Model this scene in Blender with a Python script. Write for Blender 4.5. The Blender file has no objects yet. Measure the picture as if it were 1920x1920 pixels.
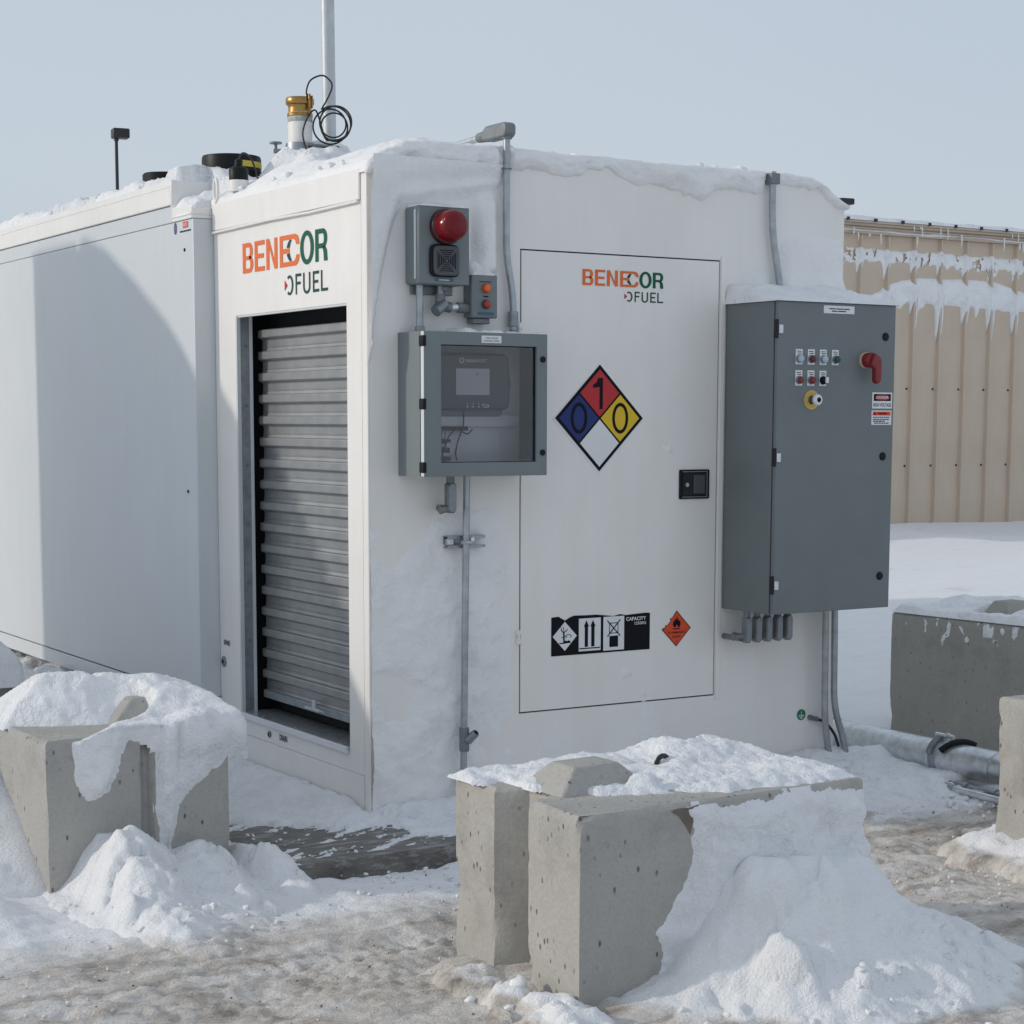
import bpy, bmesh, math, random
import numpy as np
from mathutils import Vector, Matrix

random.seed(7)
R = math.radians
SC = bpy.context.scene
COL = SC.collection

# ------------------------------------------------------------------ camera, sky, sun, exposure
cam_d = bpy.data.cameras.new('camera')
cam = bpy.data.objects.new('camera', cam_d)
COL.objects.link(cam)
SC.camera = cam
cam_d.sensor_fit = 'HORIZONTAL'
cam_d.sensor_width = 36.0
cam_d.lens = 3487.8 / 1920 * 36.0
cam_d.shift_y = (1196.41 - 960.0) / 1920
cam_d.clip_start = 0.1
cam_d.clip_end = 2000
yaw, pitch, roll = 0.5522327, -0.1167612, 0.0021595
fw = Vector((math.sin(yaw) * math.cos(pitch), math.cos(yaw) * math.cos(pitch), math.sin(pitch)))
rt = Vector((math.cos(yaw), -math.sin(yaw), 0))
up = rt.cross(fw)
r2 = rt * math.cos(roll) + up * math.sin(roll)
u2 = -rt * math.sin(roll) + up * math.cos(roll)
cam.matrix_world = Matrix(((r2.x, u2.x, -fw.x, -3.4148), (r2.y, u2.y, -fw.y, -6.6336), (r2.z, u2.z, -fw.z, 1.6188), (0, 0, 0, 1)))

SUN_EL, SUN_X, SUN_Y = R(21), -1.0, 0.5
w = bpy.data.worlds.new('World')
SC.world = w
w.use_nodes = True
wn = w.node_tree
wn.nodes.clear()
wo = wn.nodes.new('ShaderNodeOutputWorld')
bg = wn.nodes.new('ShaderNodeBackground')
sky = wn.nodes.new('ShaderNodeTexSky')
sky.sky_type = 'NISHITA'
sky.sun_disc = False
sky.sun_elevation = SUN_EL
sky.sun_rotation = math.atan2(SUN_X, SUN_Y)
sky.dust_density = 2.0
sky.air_density = 1.0
mixn = wn.nodes.new('ShaderNodeMix')
mixn.data_type = 'RGBA'
mixn.inputs[0].default_value = 0.80          # a high thin overcast veils most of the blue
cloud = wn.nodes.new('ShaderNodeTexNoise')
cloud.inputs['Scale'].default_value = 1.0
cloud.inputs['Detail'].default_value = 3
tcw = wn.nodes.new('ShaderNodeTexCoord')
mpw = wn.nodes.new('ShaderNodeMapping')
mpw.inputs['Scale'].default_value = (1, 1, 2.2)
crw = wn.nodes.new('ShaderNodeValToRGB')
crw.color_ramp.elements[0].position = 0.3
crw.color_ramp.elements[0].color = (4.25, 4.82, 5.55, 1)
crw.color_ramp.elements[1].position = 0.7
crw.color_ramp.elements[1].color = (4.80, 5.32, 5.98, 1)
wn.links.new(tcw.outputs['Generated'], mpw.inputs[0])
wn.links.new(mpw.outputs[0], cloud.inputs['Vector'])
wn.links.new(cloud.outputs['Fac'], crw.inputs[0])
wn.links.new(sky.outputs[0], mixn.inputs[6])
wn.links.new(crw.outputs[0], mixn.inputs[7])
wn.links.new(mixn.outputs[2], bg.inputs[0])
bg.inputs[1].default_value = 0.1
wn.links.new(bg.outputs[0], wo.inputs[0])

sun_d = bpy.data.lights.new('sun', 'SUN')
sun_d.energy = 1.2
sun_d.angle = R(1.6)
sun_d.color = (1.0, 0.93, 0.84)
sun = bpy.data.objects.new('sun', sun_d)
COL.objects.link(sun)
hl = math.hypot(SUN_X, SUN_Y)
sv = Vector((SUN_X / hl * math.cos(SUN_EL), SUN_Y / hl * math.cos(SUN_EL), math.sin(SUN_EL)))
sun.rotation_euler = sv.to_track_quat('Z', 'Y').to_euler()
sun.location = (-20, 10, 15)

SC.view_settings.view_transform = 'Standard'
SC.view_settings.look = 'None'
SC.view_settings.exposure = 0.33
SC.view_settings.gamma = 1.0
SC.view_settings.use_curve_mapping = False

# ------------------------------------------------------------------ noise
_T = np.random.RandomState(11).rand(256, 256)


def vn(x, y, seed=0):
    x = np.asarray(x, float) + seed * 17.31
    y = np.asarray(y, float) + seed * 5.77
    xi = np.floor(x).astype(int)
    yi = np.floor(y).astype(int)
    fx = x - xi
    fy = y - yi
    fx = fx * fx * (3 - 2 * fx)
    fy = fy * fy * (3 - 2 * fy)
    a = _T[xi & 255, yi & 255]
    b = _T[(xi + 1) & 255, yi & 255]
    c = _T[xi & 255, (yi + 1) & 255]
    d = _T[(xi + 1) & 255, (yi + 1) & 255]
    return (a * (1 - fx) + b * fx) * (1 - fy) + (c * (1 - fx) + d * fx) * fy


def fbm(x, y, seed=0, o=4, gain=.5):
    s = 0.0
    a = 1.0
    n = 0.0
    for k in range(o):
        s = s + a * vn(np.asarray(x) * 2 ** k, np.asarray(y) * 2 ** k, seed + k * 3)
        n += a
        a *= gain
    return s / n          # 0..1, mean .5


def ss(a, b, x):
    t = np.clip((np.asarray(x, float) - a) / (b - a), 0, 1)
    return t * t * (3 - 2 * t)


# ------------------------------------------------------------------ materials
MATS = {}


def _new(name):
    m = bpy.data.materials.new(name)
    m.use_nodes = True
    nt = m.node_tree
    b = nt.nodes['Principled BSDF']
    return m, nt, b


def N(nt, t, **kw):
    n = nt.nodes.new(t)
    for k, v in kw.items():
        if k in n.inputs:
            n.inputs[k].default_value = v
        else:
            setattr(n, k, v)
    return n


def ramp(nt, fac, stops):
    r = nt.nodes.new('ShaderNodeValToRGB')
    el = r.color_ramp.elements
    while len(el) > 1:
        el.remove(el[-1])
    for i, (p, c) in enumerate(stops):
        e = el[0] if i == 0 else el.new(p)
        e.position = p
        e.color = tuple(c) + (1,) if len(c) == 3 else c
    nt.links.new(fac, r.inputs[0])
    return r.outputs[0]


def mat(name, col, rough=.5, metal=0., var=.06, vs=6., bump=0., bs=80., spec=.5, coat=0.):
    """plain painted / metal surface with a little tonal variation and fine relief"""
    if name in MATS:
        return MATS[name]
    m, nt, b = _new(name)
    tc = N(nt, 'ShaderNodeTexCoord')
    no = N(nt, 'ShaderNodeTexNoise', Scale=vs, Detail=5.0, Roughness=.6)
    nt.links.new(tc.outputs['Object'], no.inputs['Vector'])
    lo = [max(0, c * (1 - var)) for c in col]
    hi = [min(1, c * (1 + var)) for c in col]
    nt.links.new(ramp(nt, no.outputs['Fac'], [(.3, lo), (.7, hi)]), b.inputs['Base Color'])
    b.inputs['Roughness'].default_value = rough
    b.inputs['Metallic'].default_value = metal
    b.inputs['Specular IOR Level'].default_value = spec
    b.inputs['Coat Weight'].default_value = coat
    if bump:
        n2 = N(nt, 'ShaderNodeTexNoise', Scale=bs, Detail=4.0)
        nt.links.new(tc.outputs['Object'], n2.inputs['Vector'])
        bp = N(nt, 'ShaderNodeBump', Strength=bump, Distance=.01)
        nt.links.new(n2.outputs['Fac'], bp.inputs['Height'])
        nt.links.new(bp.outputs[0], b.inputs['Normal'])
    MATS[name] = m
    return m


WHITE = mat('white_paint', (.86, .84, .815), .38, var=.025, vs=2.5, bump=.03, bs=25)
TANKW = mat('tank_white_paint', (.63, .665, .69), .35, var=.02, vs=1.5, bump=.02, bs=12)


def weather(m, amount=.10):
    """faint vertical run-off streaks and road film on a painted wall"""
    nt = m.node_tree
    b = nt.nodes['Principled BSDF']
    src = b.inputs['Base Color'].links[0].from_socket
    tc = N(nt, 'ShaderNodeTexCoord')
    mp = N(nt, 'ShaderNodeMapping')
    mp.inputs['Scale'].default_value = (4, 4, .5)
    nt.links.new(tc.outputs['Object'], mp.inputs[0])
    n1 = N(nt, 'ShaderNodeTexNoise', Scale=2.4, Detail=7.0, Roughness=.65)
    nt.links.new(mp.outputs[0], n1.inputs['Vector'])
    n2 = N(nt, 'ShaderNodeTexNoise', Scale=1.3, Detail=6.0, Roughness=.65)
    nt.links.new(tc.outputs['Object'], n2.inputs['Vector'])
    a = 1 - amount
    s1 = ramp(nt, n1.outputs['Fac'], [(.35, (a, a * .99, a * .97)), (.58, (1, 1, 1))])
    s2 = ramp(nt, n2.outputs['Fac'], [(.35, (a, a, a * .985)), (.6, (1, 1, 1))])
    m1 = N(nt, 'ShaderNodeMix', data_type='RGBA', blend_type='MULTIPLY')
    m1.inputs[0].default_value = .8
    nt.links.new(src, m1.inputs[6])
    nt.links.new(s1, m1.inputs[7])
    m2 = N(nt, 'ShaderNodeMix', data_type='RGBA', blend_type='MULTIPLY')
    m2.inputs[0].default_value = .8
    nt.links.new(m1.outputs[2], m2.inputs[6])
    nt.links.new(s2, m2.inputs[7])
    nt.links.new(m2.outputs[2], b.inputs['Base Color'])


weather(WHITE, .028)
weather(TANKW, .02)
GREY = mat('grey_enclosure_paint', (.165, .189, .194), .5, var=.05, vs=5, bump=.05, bs=160)
GREYG = mat('grey_green_box_paint', (.175, .205, .212), .48, var=.05, vs=6, bump=.04, bs=140)
PALEG = mat('pale_gasket_edge', (.62, .66, .66), .45)
GALV = mat('galvanised_steel', (.64, .665, .68), .32, .8, var=.22, vs=22, bump=.04, bs=90)
CONDM = mat('conduit_steel', (.40, .43, .45), .40, .8, var=.18, vs=18, bump=.03, bs=90)
GALVD = mat('dull_galvanised_steel', (.33, .36, .385), .45, .75, var=.2, vs=20, bump=.04, bs=90)
FITT = mat('cast_conduit_fitting', (.21, .225, .235), .5, .45, var=.15, vs=25, bump=.08, bs=200)
FITTC = mat('fitting_cover', (.25, .275, .30), .42, .5, var=.12, vs=25)
ALU = mat('aluminium_slat', (.37, .375, .375), .40, .75, var=.10, vs=9, bump=.02, bs=60)
BLACK = mat('black_plastic', (.010, .011, .013), .45, var=.2, spec=.2)
DARK = mat('dark_interior', (.018, .019, .022), .8, var=.2)
RUBBER = mat('black_cable', (.014, .015, .018), .45, var=.2)
BRASS = mat('brass', (.36, .225, .075), .34, .9, var=.25, vs=25)
ORANGE = mat('logo_orange', (.80, .17, .045), .45, var=.04, spec=.25)
GREEN = mat('logo_green', (.005, .10, .052), .45, var=.06, spec=.25)
DGREEN = mat('logo_dark_green', (.006, .06, .05), .45, var=.06, spec=.25)
RED = mat('placard_red', (.50, .035, .04), .4, var=.05, spec=.25)
BLUE = mat('placard_blue', (.020, .036, .165), .4, var=.05, spec=.25)
YELL = mat('placard_yellow', (.75, .50, .03), .4, var=.05, spec=.25)
ORED = mat('placard_orange_red', (.72, .085, .03), .45, var=.06, spec=.25)
DRED = mat('placard_dark_red', (.16, .008, .006), .45, var=.1)
INK = mat('black_ink', (.006, .007, .011), .55, var=.1, spec=.15)
INKB = mat('blue_black_ink', (.012, .02, .05), .5, var=.1, spec=.2)
LABW = mat('label_white', (.76, .77, .78), .4, var=.03)
LABG = mat('label_grey_white', (.72, .74, .755), .45, var=.05)
TEAL = mat('label_teal', (.03, .12, .17), .4, var=.1)
BTNO = mat('button_orange', (.85, .16, .035), .32, var=.06)
BTNR = mat('button_red', (.42, .035, .025), .32, var=.06)
BTND = mat('button_dark_red', (.20, .022, .022), .32, var=.06)
BTNM = mat('button_maroon', (.10, .02, .022), .3, var=.1)
BTNB = mat('button_pale_blue', (.42, .52, .60), .3, var=.06)
BTNG = mat('button_green', (.01, .07, .045), .3, var=.06)
HRED = mat('switch_red', (.22, .016, .02), .35, var=.06)
BEIGE = mat('switch_beige', (.55, .42, .30), .5)
HORN = mat('horn_grey', (.075, .08, .088), .5, var=.1)
ESGREEN = mat('earth_green', (.01, .16, .075), .4)
CREAM = mat('building_beige', (.61, .50, .395), .55, var=.05, vs=1.2, bump=.02, bs=20)
CREAMD = mat('building_trim', (.52, .425, .335), .5, var=.06, vs=1.5)
LAMPD = mat('lamp_bronze', (.02, .019, .021), .5, var=.1)
SHED = mat('shadow_shed_grey', (.30, .31, .32), .5)


def beacon_mat():
    m, nt, b = _new('red_lens')
    b.inputs['Base Color'].default_value = (.22, .004, .010, 1)
    b.inputs['Roughness'].default_value = .22
    b.inputs['Specular IOR Level'].default_value = .35
    b.inputs['Transmission Weight'].default_value = .25
    b.inputs['IOR'].default_value = 1.45
    b.inputs['Coat Weight'].default_value = .0
    tc = N(nt, 'ShaderNodeTexCoord')
    wv = N(nt, 'ShaderNodeTexWave', Scale=60.0)
    nt.links.new(tc.outputs['Object'], wv.inputs['Vector'])
    bp = N(nt, 'ShaderNodeBump', Strength=.25, Distance=.004)
    nt.links.new(wv.outputs['Fac'], bp.inputs['Height'])
    nt.links.new(bp.outputs[0], b.inputs['Normal'])
    return m


LENS = beacon_mat()


def glass_mat():
    m, nt, b = _new('tinted_window')
    nt.nodes.remove(b)
    out = nt.nodes['Material Output']
    tr = N(nt, 'ShaderNodeBsdfTransparent')
    tr.inputs[0].default_value = (.93, .935, .95, 1)
    gl = N(nt, 'ShaderNodeBsdfGlossy', Roughness=.015)
    fr = N(nt, 'ShaderNodeFresnel', IOR=1.55)
    mx = N(nt, 'ShaderNodeMixShader')
    nt.links.new(fr.outputs[0], mx.inputs[0])
    nt.links.new(tr.outputs[0], mx.inputs[1])
    nt.links.new(gl.outputs[0], mx.inputs[2])
    nt.links.new(mx.outputs[0], out.inputs[0])
    return m


GLASS = glass_mat()


def snow_mat(name, bump=.5, tint=(.935, .94, .95), grit=0.0, attr=False):
    m, nt, b = _new(name)
    tc = N(nt, 'ShaderNodeTexCoord')
    n1 = N(nt, 'ShaderNodeTexNoise', Scale=26.0, Detail=6.0, Roughness=.62)
    n2 = N(nt, 'ShaderNodeTexNoise', Scale=150.0, Detail=4.0, Roughness=.6)
    n3 = N(nt, 'ShaderNodeTexNoise', Scale=3.0, Detail=5.0)
    for n in (n1, n2, n3):
        nt.links.new(tc.outputs['Object'], n.inputs['Vector'])
    base = ramp(nt, n3.outputs['Fac'], [(.3, [c * .95 for c in tint]), (.65, tint)])
    cl = N(nt, 'ShaderNodeTexVoronoi', Scale=38.0)
    n5 = N(nt, 'ShaderNodeTexNoise', Scale=9.0, Detail=6.0, Roughness=.6)
    nt.links.new(tc.outputs['Object'], n5.inputs['Vector'])
    wp = N(nt, 'ShaderNodeVectorMath', operation='MULTIPLY_ADD')
    nt.links.new(n1.outputs['Color'], wp.inputs[0])
    wp.inputs[1].default_value = (.06, .06, .06)
    nt.links.new(tc.outputs['Object'], wp.inputs[2])
    nt.links.new(wp.outputs[0], cl.inputs['Vector'])
    if grit:
        g = ramp(nt, n2.outputs['Fac'], [(.68, (0, 0, 0)), (.76, (1, 1, 1))])
        g2 = ramp(nt, n1.outputs['Fac'], [(.54, (0, 0, 0)), (.62, (1, 1, 1))])
        mu = N(nt, 'ShaderNodeMath', operation='MULTIPLY')
        nt.links.new(g, mu.inputs[0])
        nt.links.new(g2, mu.inputs[1])
        mu2 = N(nt, 'ShaderNodeMath', operation='MULTIPLY')
        mu2.inputs[1].default_value = grit
        nt.links.new(mu.outputs[0], mu2.inputs[0])
        mg = N(nt, 'ShaderNodeMix', data_type='RGBA')
        nt.links.new(mu2.outputs[0], mg.inputs[0])
        nt.links.new(base, mg.inputs[6])
        mg.inputs[7].default_value = (.22, .17, .13, 1)
        base = mg.outputs[2]
    nt.links.new(base, b.inputs['Base Color'])
    b.inputs['Roughness'].default_value = .75
    b.inputs['Specular IOR Level'].default_value = .25
    mxh = N(nt, 'ShaderNodeMix', data_type='FLOAT')
    mxh.inputs[0].default_value = .35
    nt.links.new(n1.outputs['Fac'], mxh.inputs[2])
    nt.links.new(n2.outputs['Fac'], mxh.inputs[3])
    # crumbly clods where the broad noise says so
    msk = ramp(nt, n5.outputs['Fac'], [(.48, (0, 0, 0)), (.62, (1, 1, 1))])
    cm = N(nt, 'ShaderNodeMath', operation='MULTIPLY')
    nt.links.new(cl.outputs['Distance'], cm.inputs[0])
    nt.links.new(msk, cm.inputs[1])
    cm2 = N(nt, 'ShaderNodeMath', operation='MULTIPLY_ADD')
    nt.links.new(cm.outputs[0], cm2.inputs[0])
    cm2.inputs[1].default_value = -.8
    nt.links.new(mxh.outputs[0], cm2.inputs[2])
    mxh = cm2
    bp = N(nt, 'ShaderNodeBump', Strength=bump, Distance=.03)
    nt.links.new(mxh.outputs[0], bp.inputs['Height'])
    nt.links.new(bp.outputs[0], b.inputs['Normal'])
    return m


SNOW = snow_mat('snow', .6)
SNOWW = snow_mat('wind_packed_snow', .32, (.89, .885, .88))
SNOWG = snow_mat('gritty_snow', .6, (.89, .90, .92), .8)


def concrete_mat(name, base, pits=1.0, stain=(.20, .165, .13), dirt=.25):
    m, nt, b = _new(name)
    tc = N(nt, 'ShaderNodeTexCoord')
    n1 = N(nt, 'ShaderNodeTexNoise', Scale=3.5, Detail=8.0, Roughness=.65)
    n2 = N(nt, 'ShaderNodeTexNoise', Scale=70.0, Detail=5.0, Roughness=.7)
    n4 = N(nt, 'ShaderNodeTexNoise', Scale=7.0, Detail=4.0)
    mp = N(nt, 'ShaderNodeMapping')
    mp.inputs['Scale'].default_value = (1, 1, .55)
    vo = N(nt, 'ShaderNodeTexVoronoi', Scale=34.0)
    for n in (n1, n2, n4, mp):
        nt.links.new(tc.outputs['Object'], n.inputs['Vector'])
    nt.links.new(mp.outputs[0], vo.inputs['Vector'])
    c1 = ramp(nt, n1.outputs['Fac'], [(.25, [c * .70 for c in base]), (.45, [c * .95 for c in base]), (.6, base), (.78, [min(1, c * 1.14) for c in base])])
    c2 = ramp(nt, n2.outputs['Fac'], [(.28, (.84, .83, .82)), (.55, (1, 1, 1))])
    mul = N(nt, 'ShaderNodeMix', data_type='RGBA', blend_type='MULTIPLY')
    mul.inputs[0].default_value = .8
    nt.links.new(c1, mul.inputs[6])
    nt.links.new(c2, mul.inputs[7])
    # air-bubble pits: small cells, only in patches
    pit = ramp(nt, vo.outputs['Distance'], [(.13, (1, 1, 1)), (.21, (0, 0, 0))])
    patch = ramp(nt, n4.outputs['Fac'], [(.46, (0, 0, 0)), (.56, (1, 1, 1))])
    pm = N(nt, 'ShaderNodeMath', operation='MULTIPLY')
    nt.links.new(pit, pm.inputs[0])
    nt.links.new(patch, pm.inputs[1])
    pm2 = N(nt, 'ShaderNodeMath', operation='MULTIPLY')
    pm2.inputs[1].default_value = pits * .85
    nt.links.new(pm.outputs[0], pm2.inputs[0])
    mx = N(nt, 'ShaderNodeMix', data_type='RGBA')
    nt.links.new(pm2.outputs[0], mx.inputs[0])
    nt.links.new(mul.outputs[2], mx.inputs[6])
    mx.inputs[7].default_value = (*[c * .22 for c in base], 1)
    n5 = N(nt, 'ShaderNodeTexNoise', Scale=1.6, Detail=6.0, Roughness=.7)
    nt.links.new(tc.outputs['Object'], n5.inputs['Vector'])
    st = ramp(nt, n5.outputs['Fac'], [(.56, (0, 0, 0)), (.72, (dirt, dirt, dirt))])
    mx2 = N(nt, 'ShaderNodeMix', data_type='RGBA')
    nt.links.new(st, mx2.inputs[0])
    nt.links.new(mx.outputs[2], mx2.inputs[6])
    mx2.inputs[7].default_value = (*stain, 1)
    nt.links.new(mx2.outputs[2], b.inputs['Base Color'])
    b.inputs['Roughness'].default_value = .85
    b.inputs['Specular IOR Level'].default_value = .3
    sub = N(nt, 'ShaderNodeMath', operation='SUBTRACT')
    nt.links.new(n2.outputs['Fac'], sub.inputs[0])
    nt.links.new(pm2.outputs[0], sub.inputs[1])
    bp = N(nt, 'ShaderNodeBump', Strength=.45, Distance=.012)
    nt.links.new(sub.outputs[0], bp.inputs['Height'])
    nt.links.new(bp.outputs[0], b.inputs['Normal'])
    return m


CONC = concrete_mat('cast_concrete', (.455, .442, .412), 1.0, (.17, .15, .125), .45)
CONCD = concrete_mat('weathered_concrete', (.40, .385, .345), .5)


def slab_mat():
    m, nt, b = _new('wet_icy_slab')
    tc = N(nt, 'ShaderNodeTexCoord')
    mp = N(nt, 'ShaderNodeMapping')
    mp.inputs['Rotation'].default_value = (0, 0, R(28))
    mp.inputs['Scale'].default_value = (.28, 1.0, 1)
    nt.links.new(tc.outputs['Object'], mp.inputs[0])
    n1 = N(nt, 'ShaderNodeTexNoise', Scale=26.0, Detail=8.0, Roughness=.68)
    n2 = N(nt, 'ShaderNodeTexNoise', Scale=5.0, Detail=5.0, Roughness=.6)
    nt.links.new(mp.outputs[0], n1.inputs['Vector'])
    nt.links.new(tc.outputs['Object'], n2.inputs['Vector'])
    base = ramp(nt, n2.outputs['Fac'], [(.3, (.085, .078, .070)), (.65, (.22, .205, .185))])
    ice = ramp(nt, n1.outputs['Fac'], [(.50, (0, 0, 0)), (.66, (.55, .55, .55))])
    mx = N(nt, 'ShaderNodeMix', data_type='RGBA')
    nt.links.new(ice, mx.inputs[0])
    nt.links.new(base, mx.inputs[6])
    mx.inputs[7].default_value = (.62, .62, .63, 1)
    nt.links.new(mx.outputs[2], b.inputs['Base Color'])
    nt.links.new(ramp(nt, n2.outputs['Fac'], [(.35, (.3, .3, .3)), (.6, (.75, .75, .75))]), b.inputs['Roughness'])
    bp = N(nt, 'ShaderNodeBump', Strength=.7, Distance=.02)
    nt.links.new(n1.outputs['Fac'], bp.inputs['Height'])
    nt.links.new(bp.outputs[0], b.inputs['Normal'])
    return m


SLABM = slab_mat()
weather(CREAM, .03)


def ground_mat():
    m, nt, b = _new('trodden_snow_ground')
    tc = N(nt, 'ShaderNodeTexCoord')
    at = N(nt, 'ShaderNodeAttribute', attribute_name='dirt')
    mp = N(nt, 'ShaderNodeMapping')
    mp.inputs['Rotation'].default_value = (0, 0, R(31))
    mp.inputs['Scale'].default_value = (.75, 1.1, 1)
    nt.links.new(tc.outputs['Object'], mp.inputs[0])
    n1 = N(nt, 'ShaderNodeTexNoise', Scale=7.0, Detail=9.0, Roughness=.68)
    n2 = N(nt, 'ShaderNodeTexNoise', Scale=48.0, Detail=6.0, Roughness=.7)
    n3 = N(nt, 'ShaderNodeTexNoise', Scale=2.2, Detail=5.0, Roughness=.6)
    n4 = N(nt, 'ShaderNodeTexNoise', Scale=120.0, Detail=4.0, Roughness=.6)
    for n in (n1, n2, n3, n4):
        nt.links.new(mp.outputs[0], n.inputs['Vector'])
    clean = ramp(nt, n1.outputs['Fac'], [(.3, (.89, .895, .91)), (.6, (.935, .94, .95))])
    dirty = ramp(nt, n1.outputs['Fac'], [(.28, (.27, .225, .19)), (.39, (.49, .44, .39)), (.52, (.69, .645, .595)), (.70, (.85, .825, .795))])
    sp = ramp(nt, n2.outputs['Fac'], [(.29, (.34, .32, .30)), (.40, (1, 1, 1))])
    mu = N(nt, 'ShaderNodeMix', data_type='RGBA', blend_type='MULTIPLY')
    mu.inputs[0].default_value = .85
    nt.links.new(dirty, mu.inputs[6])
    nt.links.new(sp, mu.inputs[7])
    mps = N(nt, 'ShaderNodeMapping')
    mps.inputs['Rotation'].default_value = (0, 0, R(18))
    mps.inputs['Scale'].default_value = (.16, 1.3, 1)
    nt.links.new(tc.outputs['Object'], mps.inputs[0])
    n6 = N(nt, 'ShaderNodeTexNoise', Scale=9.0, Detail=7.0, Roughness=.7)
    nt.links.new(mps.outputs[0], n6.inputs['Vector'])
    rut = ramp(nt, n6.outputs['Fac'], [(.33, (.52, .49, .46)), (.47, (1, 1, 1))])
    mu_ = N(nt, 'ShaderNodeMix', data_type='RGBA', blend_type='MULTIPLY')
    mu_.inputs[0].default_value = .8
    nt.links.new(mu.outputs[2], mu_.inputs[6])
    nt.links.new(rut, mu_.inputs[7])
    mu = mu_
    # dirt amount = attribute pushed by broad noise
    ad = N(nt, 'ShaderNodeMath', operation='ADD')
    nt.links.new(at.outputs['Fac'], ad.inputs[0])
    sb = N(nt, 'ShaderNodeMath', operation='MULTIPLY_ADD')
    nt.links.new(n3.outputs['Fac'], sb.inputs[0])
    sb.inputs[1].default_value = 1.2
    sb.inputs[2].default_value = -.6
    nt.links.new(sb.outputs[0], ad.inputs[1])
    fac = ramp(nt, ad.outputs[0], [(.10, (0, 0, 0)), (.55, (1, 1, 1))])
    mx = N(nt, 'ShaderNodeMix', data_type='RGBA')
    nt.links.new(fac, mx.inputs[0])
    nt.links.new(clean, mx.inputs[6])
    nt.links.new(mu.outputs[2], mx.inputs[7])
    nt.links.new(mx.outputs[2], b.inputs['Base Color'])
    b.inputs['Roughness'].default_value = .75
    b.inputs['Specular IOR Level'].default_value = .3
    mh = N(nt, 'ShaderNodeMix', data_type='FLOAT')
    mh.inputs[0].default_value = .5
    nt.links.new(n2.outputs['Fac'], mh.inputs[2])
    nt.links.new(n4.outputs['Fac'], mh.inputs[3])
    bp = N(nt, 'ShaderNodeBump', Strength=.75, Distance=.025)
    nt.links.new(mh.outputs[0], bp.inputs['Height'])
    nt.links.new(bp.outputs[0], b.inputs['Normal'])
    return m


GROUND = ground_mat()

# ------------------------------------------------------------------ object helpers
WOFF = {}


def tag(o, label=None, cat=None, group=None, kind=None):
    if label:
        o['label'] = label
    if cat:
        o['category'] = cat
    if group:
        o['group'] = group
    if kind:
        o['kind'] = kind
    return o


def thing(name, label, cat, loc=(0, 0, 0), group=None, rz=0.):
    o = bpy.data.objects.new(name, None)
    o.empty_display_size = .05
    COL.objects.link(o)
    o.location = loc
    o.rotation_euler = (0, 0, rz)
    WOFF[o] = Vector(loc)
    return tag(o, label, cat, group)


def put(me, name, parent=None, local=False):
    o = bpy.data.objects.new(name, me)
    COL.objects.link(o)
    if parent is not None:
        o.parent = parent
        WOFF[o] = WOFF[parent]
        if not local:
            off = WOFF[parent]
            if off.length > 0:
                n = len(me.vertices)
                co = np.empty(n * 3)
                me.vertices.foreach_get('co', co)
                co = co.reshape(-1, 3) - np.array(off)
                me.vertices.foreach_set('co', co.ravel())
    else:
        WOFF[o] = Vector((0, 0, 0))
    return o


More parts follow.
